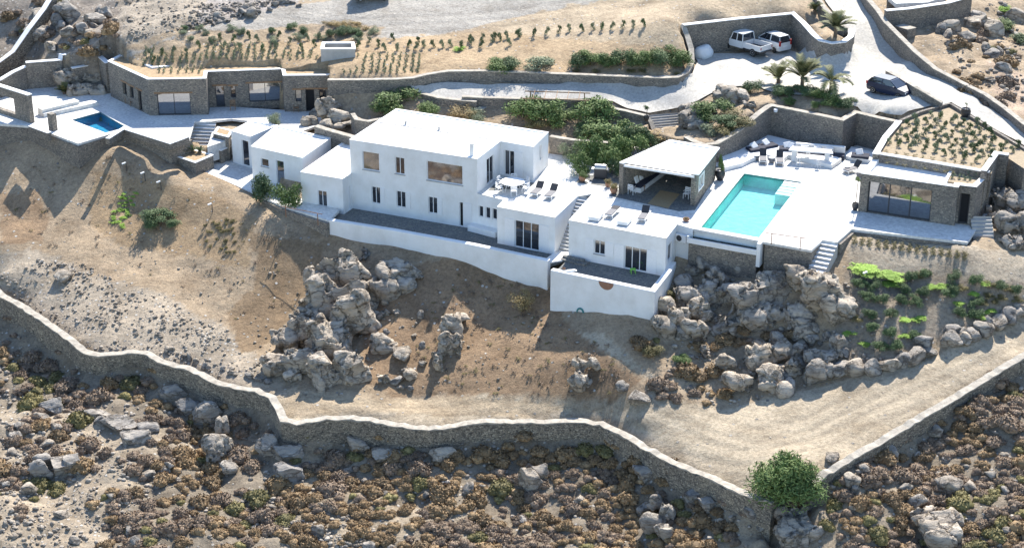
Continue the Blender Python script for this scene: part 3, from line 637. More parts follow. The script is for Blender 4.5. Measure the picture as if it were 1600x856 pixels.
# ---- terraces (structure) and the white parapet wall
def slab(name, poly, z, mat, t=.25, side=None, holes=None):
    mb = MB(); mb.prism([(p.x, p.y) for p in poly], z-t, z, mat, side or mat, holes=holes); o = mb.build(name); return tag(o, kind='structure')
slab('terrace', [U(*p, 0) for p in [(535,322),(560,300),(700,320),(880,350),(905,385),(888,404)]]+[U(*p, .5) for p in [(858,404),(740,379),(620,357),(516,341)]], 0.0, M_flag)
slab('terrace', [U(*p, .55) for p in [(309,264),(335,240),(356,230),(420,250),(475,262),(480,300),(530,326),(514,343),(440,320),(346,278)]], .45, M_deck)
slab('terrace', [U(*p, -.01) for p in [(888,404),(886,380),(1000,375),(1063,395)]]+[U(*p, .55) for p in [(1045,421),(1020,453),(862,420)]], -.012, M_flag)
def whitewall(name, label, pix, th, zb, bev=.06, mat=None):
    P = [U(*p) for p in pix]; mb = MB(); strip(mb, P, th, [zb]*len(P) if not hasattr(zb, '__len__') else zb, [p.z for p in P], mat or M_white)
    return tag(mb.build(name, bevel=bev), label, 'wall')
whitewall('parapet_wall', 'long low white parapet wall along the front terrace of the big house', [(516,342.5,.5),(620,359,.5),(740,381,.5),(858,406,.5)], .5, -2.6)
PW = [(862,420,.55),(1020,453,.55),(1045,421,.55),(1052,408,.55)]
pw = thing('parapet_wall', 'tall white retaining wall with a brown half-round mark below the small guest house', 'wall', U(940, 500, -3.4))
mb = MB(); P = [U(*p) for p in PW]; strip(mb, P, .5, [-3.7,-4.4,-3,-2], [.55]*4, M_white); mb.build('wall', pw, bevel=.06)
A_, B_ = U(862, 424.5, .55), U(1021, 457.5, .55); dd = (Vector((B_.x-A_.x, B_.y-A_.y))).normalized()
A2, B2 = offs(P, -.25)[0], offs(P, -.25)[1]
if A2.y > offs(P, .25)[0].y: A2, B2 = offs(P, .25)[0], offs(P, .25)[1]
u, _z = wuz(A2, B2, 947, 446); M = frameM(A2, B2, u, .50)
mb = MB(); ring = [(.62*math.cos(-a), -.012, .62*math.sin(-a)) for a in [math.pi*i/16 for i in range(17)]]
mb.add(ring, [tuple(range(17))], M_terra, M); mb.build('half_round_mark', pw)
hu, hz = wuz(A2, B2, 907, 488); M = frameM(A2, B2, hu, hz)
hose = MB()
for rr, yy in ((.30,-.05),(.25,-.08)):
    pts = [M @ Vector((rr*math.cos(t), yy, rr*1.3*math.sin(t))) for t in [2*math.pi*i/20 for i in range(21)]]
    for a, b in zip(pts, pts[1:]): hose.tube(a, b, .035, M_green)
tag(hose.build('garden_hose', smooth=True), 'coiled teal garden hose hung on the tall white retaining wall', 'hose')
# ---- annex
annex = thing('annex_house', 'small low white flat-roofed outbuilding of two joined boxes left of the big house', 'house', U(430, 275, .7))
mass(annex, [(392,228.5),(472.5,246.5),(517,215.5),(432,196)], 3.4, .3, M_white, {
  0: [(407.5,247,420,262,dict(name='window', n=1, sill=True)),(431,250,444.5,279,dict(name='door', n=1, z0=.5, glass=M_bigglass))]}, M_white)
mass(annex, [(361,204.5),(391,213.5),(434,195.5),(392,188)], 3.4, .3, M_white, {
  0: [(377,218,389.5,249,dict(name='door', n=1, z0=.5, glass=M_glass))]}, M_white)
# ---- guest house
guest = thing('guest_house', 'small single-storey white guest house below the pool deck', 'house', U(965, 420, 0))
gw = dict(name='window', n=2, shutters='LR', sill=True, sw=.7)
GH = [(889,344),(1041,372.5),(1058,350.5),(1083,357.5),(1100,338),(925,304)]
mass(guest, GH, 3.15, -1.2, M_white, {
  0: [(928.5,374.5,945,399,gw),(976,383.5,1010,425,dict(name='door', n=3, shutters='LR', sw=.8, z0=.02, label='white double glass door standing half open', frame=M_wframe))],
  1: [(1044,384,1049,402,dict(name='window', n=1))]}, M_deck, rim=.2, drop=.02, skip=(3,4))
A_, B_ = U(1058,350.5,3.15), U(1083,357.5,3.15); u, z = wuz(A_, B_, 1059, 374); M = frameM(A_, B_, u, z)
ac = thing('air_conditioner', 'white air conditioner unit on the side wall of the guest house', 'air conditioner', M.translation)
mb = MB(); mb.box(0, .95, -.36, -.03, 0, .62, M_wframe, M); mb.build('casing', ac, bevel=.03)
mb = MB(); mb.lathe([(.24,0),(.24,.02),(.2,.02)], M_dark, 16, M @ Matrix.Translation((.34,-.365,.31)) @ Matrix.Rotation(math.pi/2, 4, 'X')); mb.build('fan_grille', ac)
mb = MB(); [mb.box(x, x+.04, -.34, 0, -.06, -.003, M_metal, M) for x in (.15,.75)]; mb.build('bracket', ac)
# ---- stairs
def stairs(name, label, top, bot, w_, n, mat=None, sidem=None, group=None, solid=1.2):
    top = Vector(top); bot = Vector(bot); d = Vector((bot.x-top.x, bot.y-top.y)); L_ = d.length; d.normalize(); s = Vector((-d.y, d.x)); dz = (top.z-bot.z)/n
    mb = MB()
    for i in range(n):
        a = L_*i/n; b = L_*(i+1)/n; z = top.z-dz*(i+1)+dz*.0
        c = [(top.x+d.x*t+s.x*q, top.y+d.y*t+s.y*q) for t, q in ((a,-w_/2),(b,-w_/2),(b,w_/2),(a,w_/2))]
        mb.face([(x, y, z) for x, y in c], mat or M_wcap)
        mb.face([(c[0][0],c[0][1],z),(c[3][0],c[3][1],z),(c[3][0],c[3][1],z+dz),(c[0][0],c[0][1],z+dz)], M_concrete)  # riser shade put into the colour: grey below the white treads
        for k_ in (0, 3):
            k2 = 1 if k_ == 0 else 2
            mb.face([(c[k_][0],c[k_][1],z-solid),(c[k2][0],c[k2][1],z-solid),(c[k2][0],c[k2][1],z),(c[k_][0],c[k_][1],z)], sidem or M_cap)
    e = [(bot.x+s.x*q, bot.y+s.y*q) for q in (-w_/2, w_/2)]
    mb.face([(e[0][0],e[0][1],bot.z-solid),(e[1][0],e[1][1],bot.z-solid),(e[1][0],e[1][1],bot.z),(e[0][0],e[0][1],bot.z)], mat or M_wcap)
    o = mb.build(name); return tag(o, label, 'stairs', group)
stairs('stairs', 'narrow white stairs squeezed between the big house and the guest house', U(912,308,3.14), U(879,394,.02), 1.25, 16)
stairs('stairs', 'broad white garden stairs from the upper drive down to the pavilion', U(1036,178,4.75), U(1046,214,3.25), 3.4, 9, M_drive, M_concrete)
stairs('stairs', 'white stairs at the front corner of the pool deck', U(1296.5,376.5,3.14), U(1271,431,1.55), 1.35, 8, M_wcap, M_concrete)
stairs('stairs', 'white stairs going down beside the left pool deck', U(317,190,2.98), U(309,232,1.2), 2.4, 8)
stairs('stairs', 'short grey stairs beside the stone pool house', U(1533,338,3.9), U(1537,368,2.9), 1.6, 5, M_concrete, M_stone)
mb = MB(); [mb.box(0, 1.5+.35*k_, -.35*k_, 0, -.012, .4-.13*k_, M_flag, frameM(U(889,404,0), U(915,410,0), -.4+.0*k_, 0) @ Matrix.Translation((0, -.0-.003*k_, 0))) for k_ in (1,2)]
tag(mb.build('steps'), 'two grey slate steps at the corner of the guest terrace', 'steps')
# white landing pad between the two parapets
slab('landing', [U(*p, .1) for p in [(868,393),(889,394),(886,405),(857,410),(853,404)]], .1, M_wcap, t=.12)
# ---- pool deck
hole = [(p.x, p.y) for p in POOL]
DK = [(902,307),(925,303),(1100,337.5),(1082,357),(1094,359.5),(1192,377.5),(1268,391),(1285,375),(1308,378.5),(1331,358),(1512,378.5),(1530,352),(1545,335),(1560,300),(1420,215),(1372,222),(1335,228),(1313,242),(1240,221),(1200,212),(1122,234),(1100,228),(1070,214),(1000,222),(960,240),(930,250),(895,245),(858,240),(842,248),(925,285)]
deck = slab('pool_deck', [U(*p, 3.146) for p in DK], 3.146, M_deck, t=.2, holes=[hole])
def poolset(name, label, P4, ztop, depth, lining, wmat, stepped=None):
    r = thing(name, label, 'swimming pool', (sum(p.x for p in P4)/4, sum(p.y for p in P4)/4, ztop-depth))
    mb = MB(); pl = [(p.x, p.y) for p in P4]
    mb.face([(x, y, ztop-depth) for x, y in pl], lining)
    for i in range(4):
        a, b = pl[i], pl[(i+1) % 4]; mb.face([(*a, ztop-depth), (*b, ztop-depth), (*b, ztop-.005), (*a, ztop-.005)], lining)
    mb.build('basin', r)
    mb = MB(); mb.prism([(p[0], p[1]) for p in inset(pl, .012)], ztop-.11, ztop-.10, wmat); mb.f = mb.f[:2]; mb.m = mb.m[:2]; mb.build('water', r)
    return r
pool = poolset('swimming_pool', 'long turquoise swimming pool with white corner steps on the pool deck', POOL, 3.146, 1.1, M_poolA, M_w1)
# steps in the far right corner
p1, p2, p3, p0 = POOL[1], POOL[2], POOL[3], POOL[0]
du = (p0-p1).normalized(); dv = (p2-p1).normalized()
mb = MB()
for k_ in range(5):
    a = p1+du*.05+dv*(.05+.62*k_); b = a+du*1.35; c = b+dv*.5; d_ = a+dv*.5; z = 3.146-.09-.02*k_
    mb.prism([(q.x, q.y) for q in (a, b, c, d_)], 2.06, z, M_wcap)
mb.build('pool_step', pool)
pool2 = poolset('plunge_pool', 'small dark blue plunge pool set in the white deck at far left', POOL2, 3.0, .85, M_poolB, M_w2)
# trough
tr = thing('overflow_trough', 'white concrete overflow trough below the front edge of the turquoise pool', 'trough', U(1140, 378, 2.5))
ta, tb = POOL[3], POOL[2]; Lt = (tb-ta).length; M = frameM(ta, tb, 0, 0)
mb = MB(); mb.box(-.5, Lt+.2, -.32, -.006, 2.3, 3.13, M_white, M); mb.build('weir_wall', tr)
mb = MB(); mb.box(-.6, Lt+.2, -.98, -.325, 2.15, 2.3, M_concrete, M); mb.box(-.6, Lt+.2, -1.12, -.983, 2.15, 2.55, M_white, M); mb.box(-.72, -.603, -1.1, -.33, 2.15, 2.7, M_white, M); mb.box(Lt+.203, Lt+.5, -1.1, -.03, 1.2, 3.12, M_white, M); mb.build('channel', tr)
mw_ = MB(); mw_.box(-.6, Lt+.2, -1.0, -.7, -.8, 2.147, M_stone, M); tag(mw_.build('retaining_wall'), 'dark stone retaining wall under the trough of the turquoise pool', 'wall')
mb = MB(); mb.box(-.6, Lt+.2, -.98, -.326, 2.42, 2.43, M_w1, M); mb.build('water', tr)
# ================================================================ retaining walls round the decks
def under(name, label, pix, z, th=.5, mat=None, down=4.0, cap=None, inset_d=.02):
    """retaining wall below a deck edge; pix at deck height, the wall face just inside"""
    P = [U(a, b, z) for a, b in pix]; mb = MB(); strip(mb, P, th, [z-down]*len(P), [z-.004 if not cap else z-.12]*len(P), mat or M_stone, 0)
    o = mb.build(name); return tag(o, label, 'wall')
wallr = under('retaining_wall', 'stone retaining wall under the railed front corner of the pool deck', [(1196,381),(1266,393),(1283,377)], 2.94, th=.3)
under('retaining_wall', 'low stone edging wall under the right-hand front edge of the pool deck', [(1309,380.5),(1332,361),(1511,381.5)], 2.94, down=2)
under('retaining_wall', 'stone retaining wall below the terrace path of the annex house', [(308,265),(345,280),(440,324),(514,348)], .3)
# left deck
LD = [(-60,190),(47,197),(83,210),(122,224.5),(192,204),(266,226),(296,217),(304,190.5),(331,190),(335,189),(362,186),(396,190),(438,198),(470,206),(512,190),(512,170),(442,172),(330,165),(322,175),(230,175),(175,136),(150,138),(110,135),(35,132),(0,150),(-60,170)]
hole2 = [(p.x, p.y) for p in POOL2]
slab('left_deck', [U(*p, 2.996) for p in LD], 2.996, M_deck, t=.2, holes=[hole2])
under('retaining_wall', 'tall stone retaining wall with an outward corner under the plunge pool deck', [(-60,191.5),(47,199),(83,212),(122,227),(192,206),(266,228),(298,218)], 2.79)
# low curb walls on the left deck edge
wall('coping_wall', 'low pale-capped stone wall along the front edge of the left deck', [(168,216,3.5),(193,200,3.5),(266,223,3.5),(293,213,3.5)], .35, 2.9, cap=M_wcap)
# ================================================================ LEFT STONE BUILDING
sb = thing('stone_building', 'long low stone guest wing with planted earth roof at the far left', 'house', U(330, 180, 3.0))
dg = dict(frame=M_frame, lintel=True, depth=.25)
SB = [(168,95.5),(230.5,124),(322,122.5),(324,112),(440,108),(442,118),(512,117.5),(560,108),(560,96),(425,92),(330,96),(240,104),(190,84)]
mass(sb, SB, 6.45, 2.7, M_stone, {
  0: [(191,128,198.5,150,dict(dg, name='window', n=1)),(202,134,209.5,155,dict(dg, name='window', n=1)),(214.5,140,223,175,dict(dg, name='door', n=1, z0=3.02, glass=M_black))],
  1: [(245,147,299,179.5,dict(dg, name='door', n=2, z0=3.02, glass=M_bigglass, label='wide glazed sliding door'))],
  3: [(336,135,352,167,dict(dg, name='door', n=1, z0=3.02)),(360,135,369,153,dict(dg, name='window', n=1)),(388,131,440,158,dict(dg, name='window', n=2, glass=M_bigglass, label='wide window opening in the recessed stone front'))],
  5: [(461,141,471.5,159,dict(dg, name='window', n=1)),(477,140,492.5,175,dict(dg, name='door', n=1, z0=3.02, glass=M_black, label='open dark doorway')),(498.5,140,510,158,dict(dg, name='window', n=1))]},
  M_wcap, rim=.32, drop=.12, inner=M_soil, rname='planted_roof')
# ================================================================ POOL HOUSE (stone, right)
ph = thing('pool_house', 'stone pool house with three-panel dark glass front and planted roof at the right', 'house', U(1420, 345, 3.15))
dk = dict(frame=M_frame, depth=.3, fw=.09)
PH = [(1345.5,270.5),(1497.5,292.5),(1499,289),(1525.7,292),(1549,270),(1372,240)]
mass(ph, PH, 6.35, 2.9, M_stone, {
  0: [(1357.5,283.5,1453,339,dict(dk, name='door', n=3, z0=3.17, glass=M_bigglass, label='wide three-panel dark glass sliding door'))],
  2: [(1501,300,1511.5,350,dict(dk, name='door', n=1, z0=3.2, z1=5.7, glass=M_black, label='narrow dark doorway'))]}, M_wcap, rim=.42, drop=.32, inner=M_wcap)
# planted bed on the roof behind
mb = MB(); bed = [U(*p, 6.2) for p in [(1478,283),(1523,290),(1543,271),(1490,262)]]
mb.prism([(p.x, p.y) for p in bed], 6.05, 6.2, M_sand); mb.build('planting_bed', ph)
mb = MB(); strip(mb, [U(*p, 6.3) for p in [(1477,283.5),(1489,262.5)]], .25, [6.0]*2, [6.34]*2, M_wcap); mb.build('kerb', ph)
# garden terrace behind the pool house (earth plateau held by walls)
GT = [(1368,238,6.6),(1384,212,6.6),(1404,188,6.6),(1440,174,6.6),(1484,162,6.6),(1540,196,6.6),(1600,232,6.6),(1640,256,6.6),(1600,262,6.6),(1561,236,6.6),(1549,270,6.6),(1455,252,6.6)]
mb = MB(); mb.prism([(U(*p).x, U(*p).y) for p in GT], 3.0, 6.52, M_sand, M_stone); tag(mb.build('garden_bed'), 'raised planted garden bed with rows of young shrubs behind the stone pool house', 'garden bed')
wall('garden_wall', 'white-capped left wall of the garden bed above the pool house', [(1368,240,6.85),(1384,213,6.85),(1405,188.5,6.85)], .45, 3.0, cap=M_wcap)
wall('garden_wall', 'long straight white-capped kerb wall between the garden bed and the pool house roof', [(1371,238.5,6.8),(1460,253,6.8),(1546,268,6.8)], .35, 6.0, cap=M_wcap)
wall('garden_wall', 'thin stone edging wall of the garden bed facing the dark parked car', [(1406,188,6.8),(1440,173.5,6.8),(1484,161,6.8)], .25, 5.0)
wall('garden_wall', 'thin stone edging wall of the garden bed beside the sloping road', [(1486,162,6.8),(1540,195,6.75),(1600,231,6.7),(1640,255,6.7)], .25, 5.0)
wall('garden_wall', 'stepped stone wall end with white cap right of the pool house roof', [(1537,266,7.1),(1557,238,7.1),(1576,241,7.1)], .4, 3.0, cap=M_wcap)
wall('garden_wall', 'lower stone wall stub at the right picture edge behind the pool house', [(1576,250,6.2),(1590,256,6.2),(1591,264,5.6),(1625,272,5.6)], .4, 3.0, cap=M_wcap)
wall('garden_wall', 'low pale-capped wall beside the steps right of the pool house', [(1522,316,4.1),(1545,297,4.1),(1560,289,4.1),(1620,293,4.1)], .4, 2.8, cap=M_wcap)
# ================================================================ PAVILION
pv = thing('pavilion', 'open stone lounge pavilion with a white canvas roof beside the pool', 'pavilion', U(1030, 290, 3.15))
zt = 5.75
q1, q2, q3, q4 = [U(*p, zt) for p in ((971,256),(1088,274),(1120,233),(1048,221.5))]
mb = MB()
strip(mb, [q1, q4], .4, [3.0]*2, [zt, zt], M_stone); strip(mb, [q4+Vector((.3,.0,0)), q3+Vector((-.3,.12,0))], .4, [3.0]*2, [zt-.01]*2, M_stone); mb.build('wall', pv)
mb = MB(); A_, B_ = q2, q3
uz0 = wuz(A_, B_, 1092, 281); uz1 = wuz(A_, B_, 1106, 291); ou = (uz0[0]+.1, uz0[0]+1.55, 4.1, 5.2)
facade(mb, A_, B_, 3.0, zt, [ou], M_stone, .4)
ab = (B_-A_).normalized(); n_ = Vector((ab.y, -ab.x, 0)); A3, B3 = B_-n_*.4, A_-n_*.4; Lw = (B_-A_).length
facade(mb, A3, B3, 3.0, zt, [(Lw-ou[1], Lw-ou[0], ou[2], ou[3])], M_stone, .01)
mb.face([(A_.x,A_.y,3.0),(A_.x,A_.y,zt),(B3.x,B3.y,zt),(B3.x,B3.y,3.0)], M_stone); mb.face([(B_.x,B_.y,3.0),(B_.x,B_.y,zt),(A3.x,A3.y,zt),(A3.x,A3.y,3.0)], M_stone); mb.build('wall', pv)
Mw = frameM(A_, B_, ou[0], ou[2]); W_, H_ = ou[1]-ou[0], ou[3]-ou[2]; mb = MB()
mb.box(-.12, .05, -.03, .1, -.1, H_+.1, M_wframe, Mw); mb.box(W_-.05, W_+.12, -.03, .1, -.1, H_+.1, M_wframe, Mw); mb.box(.05, W_-.05, -.03, .1, -.1, .05, M_wframe, Mw); mb.box(.05, W_-.05, -.03, .1, H_-.05, H_+.1, M_wframe, Mw); mb.box(W_/2-.04, W_/2+.04, 0, .08, .05, H_-.05, M_wframe, Mw); mb.build('window', pv)
mb = MB(); cn = [q1, q2, q3, q4]; nn = 10; V = []
cx = sum(p.x for p in cn)/4; cy = sum(p.y for p in cn)/4
a0, a1, a2, a3 = [Vector((cx+(p.x-cx)*s, cy+(p.y-cy)*s, 0)) for p, s in zip(cn, (.93,.985,.93,.93))]
for i in range(nn+1):
    for j in range(nn+1):
        u_, v_ = i/nn, j/nn; p = (a0*(1-u_)+a1*u_)*(1-v_)+(a3*(1-u_)+a2*u_)*v_
        V.append((p.x, p.y, zt+.02-.12*math.sin(math.pi*u_)*math.sin(math.pi*v_)+.015*math.sin(v_*40)))
Fq = [(i*(nn+1)+j, (i+1)*(nn+1)+j, (i+1)*(nn+1)+j+1, i*(nn+1)+j+1) for i in range(nn) for j in range(nn)]
mb.add(V, Fq, M_canvas); mb.add([(x, y, z-.03) for x, y, z in V], Fq, M_canvas); mb.build('canvas_roof', pv, smooth=True)
mb = MB(); strip(mb, [q1, q4, q3, q2], .42, [zt+.003]*4, [zt+.10]*4, M_wcap); mb.build('coping', pv)
mb = MB(); strip(mb, [q1+Vector((.15,-.02,0)), q2+Vector((-.15,.02,0))], .12, [zt-.22]*2, [zt-.04]*2, M_wframe); mb.build('front_beam', pv)
# shaded slate floor
slab('pavilion_floor', [U(*p, 3.156) for p in [(952,306),(975,290),(1040,232),(1125,262),(1086,328),(1060,330)]], 3.156, M_flag, t=.02)
# ================================================================ lounge walls and upper walls
LW = [(1072,213,4.7),(1086,221,4.65),(1100,226,4.7),(1120,223,4.8),(1151,205,5.2),(1172,188,5.6),(1186,176,5.9),(1200,166,6.05),(1206,164,6.05),(1262,175,6.05),(1316,186.5,6.05),(1337,174.5,6.05),(1372,183,6.05),(1405,190,6.05)]
wall('lounge_wall', 'high curved stone retaining wall with pale coping behind the poolside lounge', LW, .5, 2.8, cap=M_cap)
# bench platform
BP = [(1128,262),(1141,258.5),(1160,254),(1174,247),(1184,243.5),(1192,239),(1225,247),(1232,241),(1262,247),(1300,257),(1315,247),(1240,219.5),(1198,209.5),(1122,233)]
mb = MB(); mb.prism([(U(*p,3.55).x, U(*p,3.55).y) for p in BP], 3.15, 3.5, M_white); tag(mb.build('built_in_bench'), 'raised white built-in seating platform along the lounge wall', 'bench')
mb = MB(); mb.prism([(U(*p,3.5).x, U(*p,3.5).y) for p in [(1322,243),(1362,250),(1368,238),(1330,228)]], 3.15, 3.45, M_white); tag(mb.build('built_in_bench'), 'small raised white platform in the alcove beside the pool house', 'bench')
# upper drive and road (draped)
drape('driveway', DR, M_drive, .10, .7)
# walls above the drive
wall('field_wall', 'long stone retaining wall between the planted field and the white drive', [(512,124,6.7),(560,124,6.75),(620,123,6.8),(645,121,6.85),(665,116,6.9),(700,110.5,6.95),(760,110,6.95),(860,114,6.95),(960,118,6.95),(1035,121,6.95),(1058,120,6.95),(1072,113,7.0),(1081,97,7.3),(1080,76,8),(1074,56,8.8),(1067,39,9.6)], .45, cap=M_cap)
wall('parking_wall', 'tall stone retaining wall behind the parked pickup with a rounded planter end', [(1067,38.5,9.6),(1150,29,9.65),(1239,20.5,9.7),(1256,36,9.4),(1272,54,9.1),(1283,63,9),(1300,67,8.95),(1318,65,8.95),(1329,57,9.0),(1332,46,9.1)], .5, cap=M_wcap)
wall('road_wall', 'short low stone wall on the inner side of the road above the planter', [(1273,-10,10.4),(1288,12,10.1),(1298,22,9.9),(1322,44,9.4)], .4, cap=M_cap)
RWP = [(1342,-20,10.5),(1358,0,10.2),(1372,16,9.9),(1384,34,9.5),(1400,50,9.1),(1430,80,8.5),(1462,107,7.9),(1500,127,7.4),(1540,147,7.1),(1570,168,6.8),(1600,192,6.6),(1650,228,6.3)]
wall('road_wall', 'long curving stone wall with pale coping on the outer side of the white road', RWP, .45, cap=M_cap)
def onz(px, py, h):
    z = 6.5
    for _ in range(12): q = U(px, py, z); z = Hat(q.x, q.y)+h
    return (px, py, z)
wall('road_wall', 'low stone divider wall between the dark car and the road', [onz(1386,110,.95),onz(1408,122,.95),onz(1430,135,.95),onz(1452,148,.9),onz(1472,160,.8)], .3, mat=M_stone, cap=M_cap)
wall('terrace_wall', 'stone wall of the neighbouring terrace at the top right edge', [(1384,16,10.3),(1420,13,10.3),(1480,4,10.3),(1516,-6,10.3)], .5, cap=M_wcap, down=5)
tag(slab('neighbour_terrace', [U(*p,10.2) for p in [(1388,-4),(1400,6),(1450,4),(1480,-6),(1480,-30),(1388,-30)]], 10.2, M_deck, t=.4), kind='structure')
wall('pillar', 'stubby stone gate pillar with pale cap beside the curving road wall', [(1405,39,9.0),(1425,45,9.0)], 1.1, cap=M_cap, cat='pillar')
wall('drive_wall', 'dark stone retaining wall below the front edge of the white drive', [(722,150,5.75),(760,152,5.7),(850,154.5,5.65),(900,156,5.65),(957,156.5,5.65)], .4, cap=M_cap)
wall('drive_wall', 'stone kerb wall below the left end of the white drive', [(650,143,5.6),(685,152,5.55),(720,156,5.5),(745,158,5.5)], .4, cap=M_cap)
wall('drive_wall', 'curved stone wall dropping from the drive to the garden stairs', [(945,166,5.4),(975,172,5.2),(1008,180,5.0),(1017,190,4.5),(1024,208,3.7)], .4, cap=M_cap)
wall('garden_wall', 'rough stone wall with whitewashed top behind the big house', [(745,168,4.9),(757,170,4.9)], .9, cap=M_cap)
wall('garden_wall', 'pale stone garden wall with white top right of the big house', [(860,212,4.6),(895,218,4.6),(918,220,4.6),(950,222,4.5)], .4, cap=M_cap, base=2.9)
wall('garden_wall', 'whitewashed rubble wall between the annex and the big house', [(494,196,4.1),(512,202,4.0),(548,212,3.9),(560,215,3.9)], .5, cap=M_cap)
wall('garden_wall', 'small curved white-topped planter wall behind the big house roof', [(551,177,5.0),(557,186,4.9),(575,189,4.9),(600,184,4.9)], .35, cap=M_cap)
# left walls
wall('boundary_wall', 'straight white-topped stone wall climbing the hill at the top left', [(-40,125,3.6),(0,95,5.0),(20,80,5.6),(45,44,7.2),(68,14,8.4),(84,-12,9.5)], .5, mat=M_dry, cap=M_wcap, down=3)
wall('deck_wall', 'angular stone wall with white top enclosing the deck at far left', [(40,97,5.6),(94,93,5.6),(95,85,6.0),(145,82,6.0),(152,84,6.0),(168,98,6.0)], .45, 2.8, cap=M_wcap)
wall('deck_wall', 'inner stone wall with white top above the deck boulders at far left', [(112,106,5.2),(150,99,5.2),(166,100,5.2)], .4, 2.8, cap=M_wcap)
wall('deck_wall', 'sloping stone wall with pale top at the left picture edge', [(-40,135,4.6),(0,124,4.7),(20,112,5.0),(40,103,5.2)], .45, 2.5, cap=M_wcap)
wt = thing('window_wall', 'free-standing stone wall with a large square opening at the left edge of the deck', 'wall', U(22, 215, 3))
Aw, Bw = U(-60,117,5.6), U(43,150,5.6); mb = MB(); Lw = (Bw-Aw).length
uo = [wuz(Aw, Bw, -40, 140)[0], wuz(Aw, Bw, 23, 170)[0]]
M = frameM(Aw, Bw, 0, 2.5)
mb.box(0, Lw, 0, .45, 2.35, 3.1, M_stone, M); mb.box(uo[1], Lw, 0, .45, -1, 2.347, M_stone, M); mb.box(0, uo[0], 0, .45, -1, 2.347, M_stone, M); mb.box(uo[0]+.003, uo[1]-.003, 0, .45, -1, .9, M_stone, M); mb.build('wall', wt)
mb = MB(); mb.box(0, Lw+.02, -.03, .48, 3.103, 3.18, M_wcap, M); mb.build('coping', wt)
wall('pillar', 'square stone pillar standing at the left corner of the plunge pool deck', [(77,176,4.55),(84,178.5,4.55)], .5, 2.9, cat='pillar')
wall('deck_wall', 'low stone parapet between the window wall and the pillar on the left deck', [(47,196,3.55),(77,207,3.55)], .35, 2.8, cap=M_wcap)
for k_, (a, b, z) in enumerate([((65,176),(150,158),3.35),((62,170),(120,156),3.65)]):
    mb = MB(); p, q = U(*a, z), U(*b, z); strip(mb, [p, q], .9, [2.9]*2, [z]*2, M_deck); mb_o = mb.build('deck_step'); tag(mb_o, ['low white deck step beside the plunge pool', 'upper white deck step behind the plunge pool'][k_], 'step')
slab('terrace', [U(*p, 2.3) for p in [(324,230),(364,216),(402,198),(392,188),(336,192)]], 2.3, M_deck, t=1.5)
# planters by the left steps
for lab, pts, z in (('square stone planter with agaves on its corner below the left stairs', [(272,243),(305,254),(333,242),(300,232)], 1.7), ('small stone planter box right of the left stairs', [(324,227),(345,235),(361,228),(340,219)], 1.7), ('narrow stone planter strip above the small planter box', [(333,208),(357,214),(364,204),(340,198)], 2.75)):
    P = [U(*p, z) for p in pts]; t = thing('planter', lab, 'planter', (sum(p.x for p in P)/4, sum(p.y for p in P)/4, z-1))
    mb = MB(); pl = [(p.x, p.y) for p in P]; mb.prism(pl, z-2.2, z-.07, M_stone); mb.build('wall', t)
    mb = MB(); mb.prism(inset(pl, -.04), z-.069, z, M_wcap, holes=[list(reversed([(v.x, v.y) for v in inset(pl, .22)]))]); mb.build('coping', t)
    mb = MB(); mb.prism([(v.x, v.y) for v in inset(pl, .225)], z-.068, z-.03, M_soil); mb.build('soil', t)
# boundary dry-stone walls
for nm, lab, pix in (('boundary_wall', 'long winding dry-stone wall with white top below the estate', WALLP), ('boundary_wall', 'straight dry-stone wall with pale top running up the track at lower right', WALLP2)):
    P = resample([U(*p) for p in pix], .45); t = thing(nm, lab, 'wall', P[len(P)//2])
    zt_ = [p.z+.05*math.sin(i*1.3)*0+(RNG.rand()-.5)*.14 for i, p in enumerate(P)]
    mb = MB(); strip(mb, P, .58, [min(Hat(p.x, p.y-.9), Hat(p.x-.5, p.y-.5), p.z-1)-1.2 for p in P], [z-.10 for z in zt_], M_dry, 0, .10); mb.build('wall', t)
    mb = MB(); strip(mb, P, .62, [z-.10 for z in zt_], zt_, M_cap, 0, .08); mb.build('coping', t)
# concrete bin in the field
cb = thing('water_tank', 'square grey concrete tank with white rim standing in the planted field', 'tank', U(527, 95, 7))
zc = 8.3; P = [U(*p, zc) for p in [(501,76),(555,76),(553,66),(504,66)]]; pl = [(p.x, p.y) for p in P]
mb = MB(); mb.prism(pl, 6.0, zc-.1, M_concrete, holes=[list(reversed([(v.x, v.y) for v in inset(pl, .2)]))]); I = inset(pl, .2); mb.face([(v.x, v.y, 7.3) for v in I], M_concrete); mb.build('wall', cb)
mb = MB(); mb.prism(inset(pl, -.05), zc-.098, zc, M_wcap, holes=[list(reversed([(v.x, v.y) for v in inset(pl, .28)]))]); mb.build('rim', cb)
# rusty railings
def railing(label, pts, n, h=.95):
    P = [Vector(p) for p in pts]; t = thing('railing', label, 'railing', P[0]); P = resample(P, (P[-1]-P[0]).length/n)
    for p in P: mb = MB(); mb.tube(p, p+Vector((0,0,h)), .035, M_rust); mb.build('post', t)
    mb = MB(); mb.tube(P[0]+Vector((-.5*(P[1]-P[0]).normalized().x, 0, h)), P[-1]+Vector((.4, -.1, h)), .03, M_rust)
    mb.build('rail', t)
railing('rusty steel railing at the front corner of the pool deck', [U(1205,382,3.14), U(1250,390,3.14)], 1)
railing('rusty post and rail at the end of the terrace path beside the long parapet', [U(447,340,.3), U(497,352,.3)], 1, 1.0)
